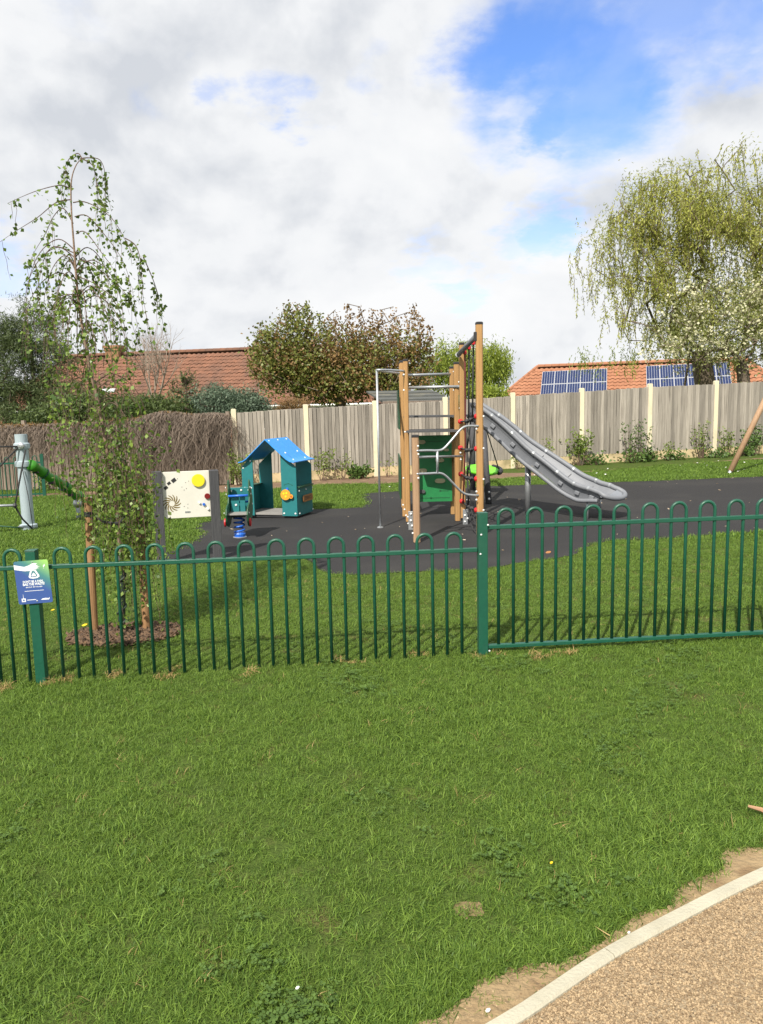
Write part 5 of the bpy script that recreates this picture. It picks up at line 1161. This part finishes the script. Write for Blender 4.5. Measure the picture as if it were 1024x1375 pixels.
b.build('trunk', 'twig', sp_); tag(leaves('crown', np.array([p[:] for p in Pz]), .10, 'leafhedge', sp_, .3, (0, 0, .6)), kind='stuff')

# ================================================================== plants in the border under the fence
def border_plant(px, top, wpx, nst, nl, size, m, label, off=.32, aspect=.5, name='border_shrub', low=False):
    q = on_fence(px, 620, off) if px > 306 else on_old(px, 640, off); z0 = gz(q.x); s = S(q.y); h = V(px, top, q.y).z - z0; t = thing(name, (q.x, q.y, z0), label, 'plant'); b = MB(); pos = []
    for k in range(nst):
        a = RNG.normal() * wpx * s * .5; d = RNG.normal() * .12; hh = h * RNG.uniform(.6, 1.0); pts = [Vector((q.x + a * .3, q.y + d * .3, z0)), Vector((q.x + a * .6 + RNG.normal() * .03, q.y + d * .6, z0 + hh * .5)), Vector((q.x + a, q.y + d, z0 + hh))]
        c = catmull(pts, 4); b.tube(c, [.011 * (1 - .8 * i / (len(c) - 1)) for i in range(len(c))], 4)
        lo = .05 if low else .25
        for _ in range(nl // nst):
            f = RNG.uniform(lo, 1) ** .8; i = min(len(c) - 1, int(f * (len(c) - 1) + .5)); pos.append(np.array(c[i]) + RNG.normal(size=3) * np.array([1, .7, .8]) * (.07 if not low else .11))
    b.build('stem', 'twig', t); tag(leaves('foliage', np.array(pos), size, m, t, aspect, (0, -.2, .1)), kind='stuff')
PL = [(320, 603, 14, 9, 420, .085, 'leafshrub', 'leafy shrub against the end concrete post behind the playhouse roof'),
      (432, 598, 18, 8, 230, .08, 'leafshrub', 'tall thin shrub beside the second concrete post right of the playhouse'),
      (458, 606, 14, 6, 130, .075, 'leafshrub', 'sparse upright stems midway between playhouse and fire pole'),
      (480, 628, 22, 10, 330, .12, 'leaflow', 'low broad leaved clump on the border left of the fire pole'),
      (520, 615, 10, 4, 50, .07, 'leafshrub', 'wispy young stems just right of the fire pole'),
      (695, 604, 14, 7, 120, .07, 'leafshrub', 'thin pale stems seen under the upper slide'),
      (735, 590, 12, 6, 120, .075, 'leafshrub', 'slender upright shrub above the middle of the slide'),
      (777, 574, 18, 11, 460, .10, 'leafshrub', 'bushiest bright green shrub above the foot of the slide'),
      (846, 562, 12, 6, 170, .085, 'leaflow', 'tall dark leaved shrub with bare lower stems by the fence'),
      (862, 566, 9, 5, 110, .085, 'leaflow', 'tall dark shrub just left of a concrete post'),
      (903, 588, 12, 5, 110, .075, 'leafshrub', 'short twiggy shrub between two concrete posts'),
      (942, 562, 12, 7, 210, .08, 'leafshrub', 'narrow upright shrub left of the concrete post nearest the swing leg'),
      (976, 578, 12, 7, 180, .08, 'leafshrub', 'loose shrub hard against the slanting swing leg'),
      (1008, 574, 18, 9, 380, .10, 'leaflow', 'dense green shrub right of the slanting swing leg')]
for a in PL: border_plant(*a)
for px, top, w, n, lab in ((868, 606, 22, 330, 'low leafy mound by the fence foot, left of the bare soil gap'), (845, 611, 14, 150, 'small low mound left of the larger leafy mound'), (905, 610, 20, 220, 'flat spreading green mound below the short twiggy shrub'), (962, 607, 16, 260, 'low green mound at the base of a concrete post'), (1000, 600, 18, 330, 'thick dark mound behind the slanting swing leg'), (800, 612, 16, 150, 'low green tuft just right of the bushiest shrub')):
    border_plant(px, top, w, 10, n, .10, 'leaflow', lab, .42, .6, 'low_plant', True)
for px, top, w, n, lab in ((60, 640, 20, 260, 'low weeds at the old fence foot near the far railing'), (170, 630, 26, 240, 'weeds growing up the old fence behind the birch'), (135, 636, 18, 160, 'small weed clump at the old fence foot left of the other weeds')):
    border_plant(px, top, w, 8, n, .09, 'leafshrub', lab, .35, .5, 'weed_clump', True)

# ================================================================== young weeping birch
Yt = 6.05; base = G(163, 846); base.z = gz(base.x) + .02
bi = thing('birch_tree', base, 'young weeping birch staked in a bark ring close to the railing', 'tree')
def B(px, py, dy=0.0): return V(px, py, Yt + dy)
trunk_px = [(163, 846), (163, 780), (158, 700), (146, 620), (133, 550), (122, 500), (112, 450), (106, 410), (102, 370), (99, 330), (96, 290), (95, 255), (97, 235), (103, 220), (110, 213)]
tr = catmull([B(*p) for p in trunk_px], 4); tr[0] = base.copy(); nT = len(tr)
MB().tube(tr, [.021 - .0185 * (i / (nT - 1)) ** .7 for i in range(nT)], 8).build('trunk', 'birch', bi, smooth=True)
def trunk_at(py):
    for a, b_ in zip(trunk_px[:-1], trunk_px[1:]):
        if b_[1] <= py <= a[1]: f = (a[1] - py) / (a[1] - b_[1]); return a[0] + (b_[0] - a[0]) * f
    return trunk_px[-1][0]
br = MB(); leafpos = []; twigs = []
def hang(p, l, dens=1.0, sway=.10):
    n = max(3, int(l / .06)); d = Vector((random.gauss(0, sway), random.gauss(0, sway), 0)); pts = []; q = p.copy()
    for k in range(n + 1):
        f = k / n; pts.append(p + d * (f ** .7) * l + Vector((random.gauss(0, .006), random.gauss(0, .006), -l * f)))
    twigs.append(pts)
    for a, b_ in zip(pts[:-1], pts[1:]):
        for _ in range(3):
            if random.random() < .60 * dens: leafpos.append(a.lerp(b_, random.random()) + Vector((random.gauss(0, .013), random.gauss(0, .013), random.gauss(0, .01))))
def branch(pts, r0=.005, hangs=5, hl=(.10, .40), dens=1.0):
    c = catmull(pts, 5); br.tube(c, [max(.0014, r0 * (1 - .85 * i / (len(c) - 1))) for i in range(len(c))], 5)
    for i in range(2, len(c)):
        for _ in range(2):
            if random.random() < .55 * dens: leafpos.append(c[i] + Vector((random.gauss(0, .018), random.gauss(0, .018), random.gauss(-.01, .018))))
    for _ in range(hangs):
        i = random.randint(len(c) // 3, len(c) - 1); hang(c[i], random.uniform(*hl), dens)
main = [[(98, 272), (113, 271), (135, 281), (153, 297), (170, 326), (182, 350), (192, 380)], [(100, 291), (117, 290), (140, 315), (160, 342), (172, 370), (176, 400)], [(102, 314), (115, 312), (138, 342), (152, 362), (158, 385)], [(92, 252), (78, 249), (50, 256), (25, 266), (10, 273)], [(95, 268), (75, 272), (50, 292), (20, 311), (-2, 326)],
        [(98, 300), (85, 280), (72, 290), (60, 315), (45, 340), (36, 362)], [(100, 340), (72, 331), (58, 350), (52, 380), (50, 400)], [(108, 398), (84, 396), (68, 415), (58, 440)], [(110, 213), (104, 206), (92, 214), (84, 235), (80, 262)], [(108, 213), (118, 212), (134, 215), (141, 235), (140, 262), (132, 275)], [(110, 213), (124, 222), (129, 240), (132, 270)],
        [(104, 350), (120, 352), (145, 372), (165, 390), (180, 420), (187, 450)], [(106, 372), (125, 380), (150, 400), (165, 430), (170, 460)], [(108, 412), (130, 412), (150, 425), (165, 445), (172, 480)], [(192, 345), (205, 375), (213, 400), (214, 415)], [(168, 320), (182, 330), (189, 355), (192, 400), (200, 440)]]
for m_ in main:
    dy = random.uniform(-.16, .16); branch([B(x, y, dy * i / (len(m_) - 1) * 1.6) for i, (x, y) in enumerate(m_)], .0048, 6 if m_[-1][0] > 30 else 2, (.08, .34), 1.25 if m_[-1][0] > 30 else .7)
for k in range(60):                                          # arching side branches all round the stem
    py = random.uniform(330, 640); x0 = trunk_at(py); reach = random.uniform(28, 78) * (1.0 if py < 560 else .72); a = random.uniform(0, 2 * math.pi); cx_ = math.cos(a); dyy = math.sin(a) * reach * S(Yt); sx_ = cx_ * reach + (10 if py > 450 else 0)
    branch([B(x0, py), B(x0 + sx_ * .35, py - 14, dyy * .35), B(x0 + sx_ * .75, py + 4, dyy * .75), B(x0 + sx_, py + 42, dyy), B(x0 + sx_ * 1.08, py + 95, dyy * 1.05)], .005, 4, (.12, .50), .85)
for k in range(122):                                          # the low curtain round the stakes
    x = random.gauss(164, 25); py = random.uniform(540, 730); dyy = random.gauss(0, .17); hang(B(x, py, dyy), random.uniform(.3, .95) if abs(x - 168) < 34 else random.uniform(.2, .5), 1.15, .06)
for k in range(16):
    x = random.uniform(70, 120); hang(B(x, random.uniform(540, 640), random.gauss(0, .12)), random.uniform(.25, .6), .75, .08)
tb = MB()
for pts in twigs: tb.tube(pts, [.0016] * (len(pts) - 1) + [.0008], 3, cap=False)
br.build('branches', 'twig', bi); tag(tb.build('hanging_twigs', 'twig', bi), kind='stuff')
def px_of(p):
    v = p - CE; z = v.dot(cF); return 512 + FPX * v.dot(cR) / z, 687.5 - FPX * v.dot(cU) / z
thin = []
for p in leafpos:                                            # the crown is open to one side of the upper stem
    a, b_ = px_of(p)
    if 128 < a < 200 and 440 < b_ < 520 and random.random() < .15: continue
    thin.append(p)
leafpos = thin
tag(leaves('foliage', np.array([p[:] for p in leafpos]), .037, 'leafbirch', bi, .78, (0, 0, -.55), .8, .35), kind='stuff')
# spiral guard round the stem
sgp = []
for t in np.linspace(0, 34, 170):
    f = t / 34 * 5.9; i = int(f); c_ = tr[i].lerp(tr[i + 1], f - i); sgp.append(c_ + Vector((.031 * math.cos(t), .031 * math.sin(t), 0)))
gp = tr[:7]; MB().tube(gp, .029, 10).build('guard_sleeve', 'guard', bi, smooth=True)
MB().tube(sgp, .010, 5).build('trunk_guard', 'guard', bi, smooth=True)
def stake(bx, by, tx, ty, lab):
    g = G(bx, by); t_ = V(tx, ty, g.y); s = thing('tree_stake', (g.x, g.y, gz(g.x)), lab, 'tree stake'); MB().tube([hz(g, gz(g.x) - .05), g.lerp(t_, .5), t_], [.034, .033, .032], 14).build('stake', 'stake', s); u = (t_ - g)
    MB().tube([g + u * .865, g + u * .90], .0365, 14).build('tie_band', 'black', s); return g + u * .88
q1 = stake(126, 851, 118, 668, 'round orange brown tree stake left of the birch stem'); q2 = stake(197, 847, 184, 640, 'round brown tree stake on the right of the birch stem')
tie = thing('tree_tie', q1.lerp(q2, .5), 'black rubber strap tying the birch stem to both stakes', 'strap'); MB().tube(catmull([q1 + Vector((.03, -.03, -.02)), B(160, 702, -.04), q2 + Vector((-.03, -.03, 0))], 6), .014, 6).build('strap', 'black', tie)
# ================================================================== bark ring, grass, flowers, small litter
mc = G(168, 853); mrx, mry = .44, .30
mul = [Vector((mc.x + mrx * math.cos(a) * random.uniform(.92, 1.06), mc.y + mry * math.sin(a) * random.uniform(.9, 1.08), 0)) for a in np.linspace(0, 6.28, 40)[:-1]]
tag(sheet('bark_ring', mul, 'mulch', .006), 'ring of brown bark chippings round the birch stem', 'mulch', kind='structure')
def chip(name, l, w, h, m, seed):
    rng = np.random.default_rng(seed); v = np.array([(x, y, z) for z in (-1, 1) for y in (-1, 1) for x in (-1, 1)], float) * np.array([l, w, h]) / 2 + rng.normal(size=(8, 3)) * np.array([l, w, h]) * .12
    o = np_mesh(name, v, [(0, 2, 3, 1), (4, 5, 7, 6), (0, 1, 5, 4), (2, 6, 7, 3), (0, 4, 6, 2), (1, 3, 7, 5)], m, None, np.full(8, rng.uniform())); COL.objects.unlink(o); return o
chips = [chip('bark_chip', .055 * random.uniform(.6, 1.3), .018 * random.uniform(.6, 1.3), .008, 'bark_chip', i) for i in range(8)]
ang = RNG.uniform(0, 6.283, 2600); rr = np.sqrt(RNG.uniform(0, 1, 2600)) * 1.04; cp_ = np.stack([mc.x + mrx * rr * np.cos(ang), mc.y + mry * rr * np.sin(ang), np.zeros(2600)], 1); cp_[:, 2] = SLOPE * cp_[:, 0] + .012 + RNG.uniform(0, .014, 2600)
scatter('bark_chippings', cp_, chips, 1.0, .35, 'stuff', 'loose brown bark chippings under the birch', 'bark chippings')

rub2 = [(p.x, p.y) for p in rubc]; pathp = [(p.x, p.y) for p in offs(kc, .0) + path_poly[-3:]]; soilp = [(p.x, p.y) for p in soil_poly]; bedp = [(p.x, p.y) for p in sheet_pts]; mulp = [(mc.x + (p.x - mc.x) * .97, mc.y + (p.y - mc.y) * .97) for p in mul]; patp = [(p.x, p.y) for p in pp]
def field(y0, y1, dens, wk=.56, w0=1.3):
    A = (y1 - y0) * (2 * (wk * y1 + w0)); n = int(A * dens); y = RNG.uniform(y0, y1, n); x = RNG.uniform(-1, 1, n) * (wk * y1 + w0); k = np.abs(x) < wk * y + w0; x, y = x[k], y[k]
    return x, y
def keep_grass(x, y, edge=.0):
    k = ~in_poly(x, y, rub2)
    k &= ~in_poly(x, y, pathp)
    s = in_poly(x, y, soilp); k &= ~(s & (RNG.uniform(size=len(x)) > .02)); k &= ~in_poly(x, y, bedp)
    k &= ~(in_poly(x, y, mulp) & (RNG.uniform(size=len(x)) > .02)); k &= ~(in_poly(x, y, patp) & (RNG.uniform(size=len(x)) > .28))
    return k
def pts_of(x, y, z=0.0): return np.stack([x, y, SLOPE * np.clip(x, -14, 14) + z], 1)
tn_ = [tuft('grass_tuft', 58, .06, .030, .0026, 'grass', 1.2, 3, 10 + i) for i in range(5)] + [tuft('grass_tuft', 36, .065, .038, .0029, 'grass', 1.0, 3, 30 + i) for i in range(2)] + [tuft('grass_tuft', 56, .06, .021, .0026, 'grass', 1.4, 3, 40 + i) for i in range(3)]
def lumps(x, y): return .5 + .22 * np.sin(x * 2.3 + 1.3 * np.sin(y * 1.7)) + .18 * np.sin(y * 3.1 + 1.9 * np.sin(x * 1.3 + 2)) + .14 * np.sin(x * 7.1 + y * 5.3)
x, y = field(1.3, 5.4, 950); k = keep_grass(x, y); x, y = x[k], y[k]; k = RNG.uniform(size=len(x)) < .65 + .6 * lumps(x, y); x, y = x[k], y[k]
ex_ = [(p.x + random.gauss(-.055, .018), p.y + random.gauss(.055, .018)) for p in soilc for _ in range(7)]; ex_ = np.array([p for p in ex_ if 1.4 < p[1] < 4]); x = np.concatenate([x, ex_[:, 0]]); y = np.concatenate([y, ex_[:, 1]]); k = np.ones(len(x), bool)
scatter('lawn_grass', pts_of(x[k], y[k]), tn_, RNG.uniform(.7, 1.15, k.sum()) * (.86 + .28 * lumps(x, y)), .14, label='fine green lawn grass blades in front of the railing', cat='grass')
x, y = field(5.2, 9.5, 330, .56, .8); k = keep_grass(x, y); scatter('lawn_grass', pts_of(x[k], y[k]), tn_, RNG.uniform(.85, 1.25, k.sum()), .12, label='sunlit lawn grass blades between the railing and the rubber surface', cat='grass')
tf_ = [tuft('grass_tuft', 60, .16, .045, .009, 'grass', .8, 2, 60 + i) for i in range(4)]
x, y = field(9.3, 22.5, 80, .56, .6); k = keep_grass(x, y) & (y < 22.3 + 0 * x); scatter('lawn_grass', pts_of(x[k], y[k]), tf_, RNG.uniform(.8, 1.2, k.sum()), .1, label='short lawn grass round the rubber surface up to the fence', cat='grass')
# dry clumps of cut grass along the foot of the railing
ts_ = [tuft('straw_tuft', 34, .06, .05, .004, 'straw', 1.5, 3, 80 + i) for i in range(3)]
dp = []
for px_, py_, n in ((10, 925, 5), (72, 918, 5), (155, 908, 4), (245, 903, 2), (215, 912, 3), (470, 888, 3), (565, 880, 3), (660, 880, 2), (725, 882, 5), (770, 878, 2), (985, 853, 2), (330, 906, 2)):
    g = G(px_, py_)
    for _ in range(n): dp.append((g.x + random.gauss(0, .05), g.y + random.gauss(0, .03), gz(g.x) + .008))
tw_ = [tuft('straw_blades', 4, .03, .045, .0028, 'straw', 1.4, 3, 90 + i) for i in range(4)]
x, y = field(1.4, 8, 26, .54, .9); k = keep_grass(x, y) & (RNG.uniform(size=len(x)) < lumps(y * .9, x * 1.1) ** 1.5 * 1.3); scatter('dry_blades', pts_of(x[k], y[k], .0), tw_, .9, .3, 'stuff', 'single dry straw coloured blades among the green lawn', 'dry grass')
x, y = field(1.5, 6, .05, .5, .5); k = keep_grass(x, y); dp += [tuple(p) for p in pts_of(x[k], y[k], .0)]
scatter('dry_grass', dp, ts_, .85, .25, 'stuff', 'wisps of dry straw coloured grass at the railing foot', 'dry grass')
def clover(seed):
    rng = np.random.default_rng(seed); b_ = MB(); tn = []
    for _ in range(9):
        a = rng.uniform(0, 6.28); r = .05 * math.sqrt(rng.uniform()); h = rng.uniform(.012, .030); c = Vector((r * math.cos(a), r * math.sin(a), h)); t0 = rng.uniform()
        for k in range(3):
            q = 2.094 * k + a; o = c + Vector((math.cos(q), math.sin(q), .1)) * .006; ex1 = Vector((math.cos(q), math.sin(q), rng.uniform(-.2, .4))); ey1 = Vector((-math.sin(q), math.cos(q), rng.uniform(-.3, .3)))
            b_.add([o - ex1 * .005, o + ey1 * .0055, o + ex1 * .0055, o - ey1 * .0055], [(0, 1, 2, 3)]); tn += [t0] * 4
    ob = np_mesh('clover_tuft', b_.v, b_.f, 'clover', None, tn); COL.objects.unlink(ob); return ob
cv = [clover(300 + i) for i in range(4)]
x, y = field(1.4, 6.5, 150, .54, .9); k = keep_grass(x, y) & (np.sin(x * 2.9 + 1.1 * np.sin(y * 2.3)) * np.cos(y * 2.1 + 1.7 * np.sin(x * 1.9)) + RNG.normal(size=len(x)) * .22 > .80)
scatter('clover', pts_of(x[k], y[k], .004), cv, 1.0, .1, 'stuff', 'patches of small leaved clover among the lawn grass', 'clover')
# stones bound in the path, crumbs on the soil strip
def pebble(seed, m):
    b_ = bmesh.new(); bmesh.ops.create_icosphere(b_, subdivisions=1, radius=.5); rng = np.random.default_rng(seed); sc = rng.uniform(.6, 1.2, 3)
    for v in b_.verts: v.co = Vector((v.co.x * sc[0], v.co.y * sc[1], v.co.z * .7 * sc[2])) * rng.uniform(.85, 1.15)
    me = bpy.data.meshes.new('gravel_stone'); b_.to_mesh(me); b_.free(); me.materials.append(M[m]); a = me.attributes.new('tint', 'FLOAT', 'POINT'); a.data.foreach_set('value', np.full(len(me.vertices), rng.uniform(), dtype=np.float32)); return bpy.data.objects.new('gravel_stone', me)
peb = [pebble(i, 'stone') for i in range(14)]
n = 330000; x = RNG.uniform(.0, 3.6, n); y = RNG.uniform(1.0, 3.4, n); k = in_poly(x, y, [(p.x, p.y) for p in path_poly]) & (np.abs(x) < .6 * y + 1.3); k &= ~in_poly(x, y, [(p.x, p.y) for p in k0 + k1[::-1]])
scatter('path_stones', pts_of(x[k], y[k], .008), peb, RNG.uniform(.004, .009, k.sum()), .5, 'stuff', 'small tan and brown stones bound into the path surface', 'gravel')
n = 9000; x = RNG.uniform(-.2, 2.6, n); y = RNG.uniform(1.3, 3.2, n); k = in_poly(x, y, soilp) & ~in_poly(x, y, [(p.x, p.y) for p in k0 + k1[::-1]]); cl_ = RNG.uniform(size=n); k &= (np.sin(x * 9 + 2) * np.cos(y * 11) + cl_ * 1.6 > .9)
scatter('soil_crumbs', pts_of(x[k], y[k], .005), peb, RNG.uniform(.003, .011, k.sum()), .5, 'stuff', 'loose crumbs of soil and grit on the bare strip', 'grit')
# daisies in the far grass, specks on the rubber
da = MB().lathe([(.012, 0), (.5, .05), (.2, .12)], (0, 0, 0), n=7); dob = da.build('daisy_head', 'petal'); COL.objects.unlink(dob)
x, y = field(16.5, 22.5, 2.6, .5, 0); k = keep_grass(x, y) & (np.sin(x * 1.7) + RNG.uniform(-.8, .8, len(x)) > .1); dz = pts_of(x[k], y[k], .05)
x, y = field(2.2, 5, .08, .45, 0); k = keep_grass(x, y); dz = np.concatenate([dz, pts_of(x[k], y[k], .04)]); sz = np.where(dz[:, 1] > 8, .04, .010)
scatter('daisies', dz, [dob], sz, .25, 'stuff', 'scattered white daisies in the grass before the fence', 'daisies')
lit = [chip('litter_chip', .035, .02, .004, 'litter', 200 + i) for i in range(4)]
x, y = field(9, 20, 1.3, .5, 0); k = in_poly(x, y, rub2); scatter('rubber_specks', pts_of(x[k], y[k], .011), lit, RNG.uniform(.4, 1.2, k.sum()), .2, 'stuff', 'pale dry leaf scraps scattered over the rubber surface', 'leaf litter')
def fallen(px_, py_, m, lab, s, name='fallen_petal', cat='petal', z=.035):
    g = G(px_, py_); b = MB(); pts = [(s * math.cos(a) * (1 + .3 * math.sin(2 * a)), s * .7 * math.sin(a)) for a in np.linspace(0, 6.283, 9)[:-1]]
    b.prism(pts, (g.x, g.y, gz(g.x) + z), Vector((1, .2, .1)).normalized(), Vector((-.2, 1, .35)).normalized(), .003); tag(b.build(name, m), lab, cat)
fallen(114, 847, 'yel', 'bright yellow scrap at the edge of the bark ring', .022, 'yellow_flower', 'flower', .05); fallen(71, 824, 'yel', 'small yellow dandelion in the grass behind the sign post', .016, 'dandelion', 'flower'); fallen(740, 1172, 'yel', 'tiny yellow bloom in the lawn near the path', .006, 'dandelion', 'flower', .04)
fallen(655, 1362, 'petal', 'white scrap of litter on the bare soil beside the path', .0075, 'paper_scrap', 'litter', .012); fallen(400, 1345, 'petal', 'white petal lying in the foreground grass', .006, 'white_petal', 'petal', .045); fallen(844, 1257, 'petal', 'white scrap beside the pale path edging', .005, 'paper_scrap', 'litter', .012)
fallen(736, 743, 'wooden', 'brown dead leaf lying on the rubber surface', .035, 'dead_leaf', 'leaf', .012)
g0_, g1_ = G(1004, 1096), G(1040, 1106); g0_.z = gz(g0_.x) + .045; g1_.z = gz(g1_.x) + .03
tag(MB().tube([g0_, g0_.lerp(g1_, .5) + Vector((0, 0, .008)), g1_, g1_ + (g1_ - g0_) * 1.2], [.006, .010, .011, .010], 7).build('fallen_stick', 'stick'), 'pale brown stick lying in the grass beside the path', 'stick')
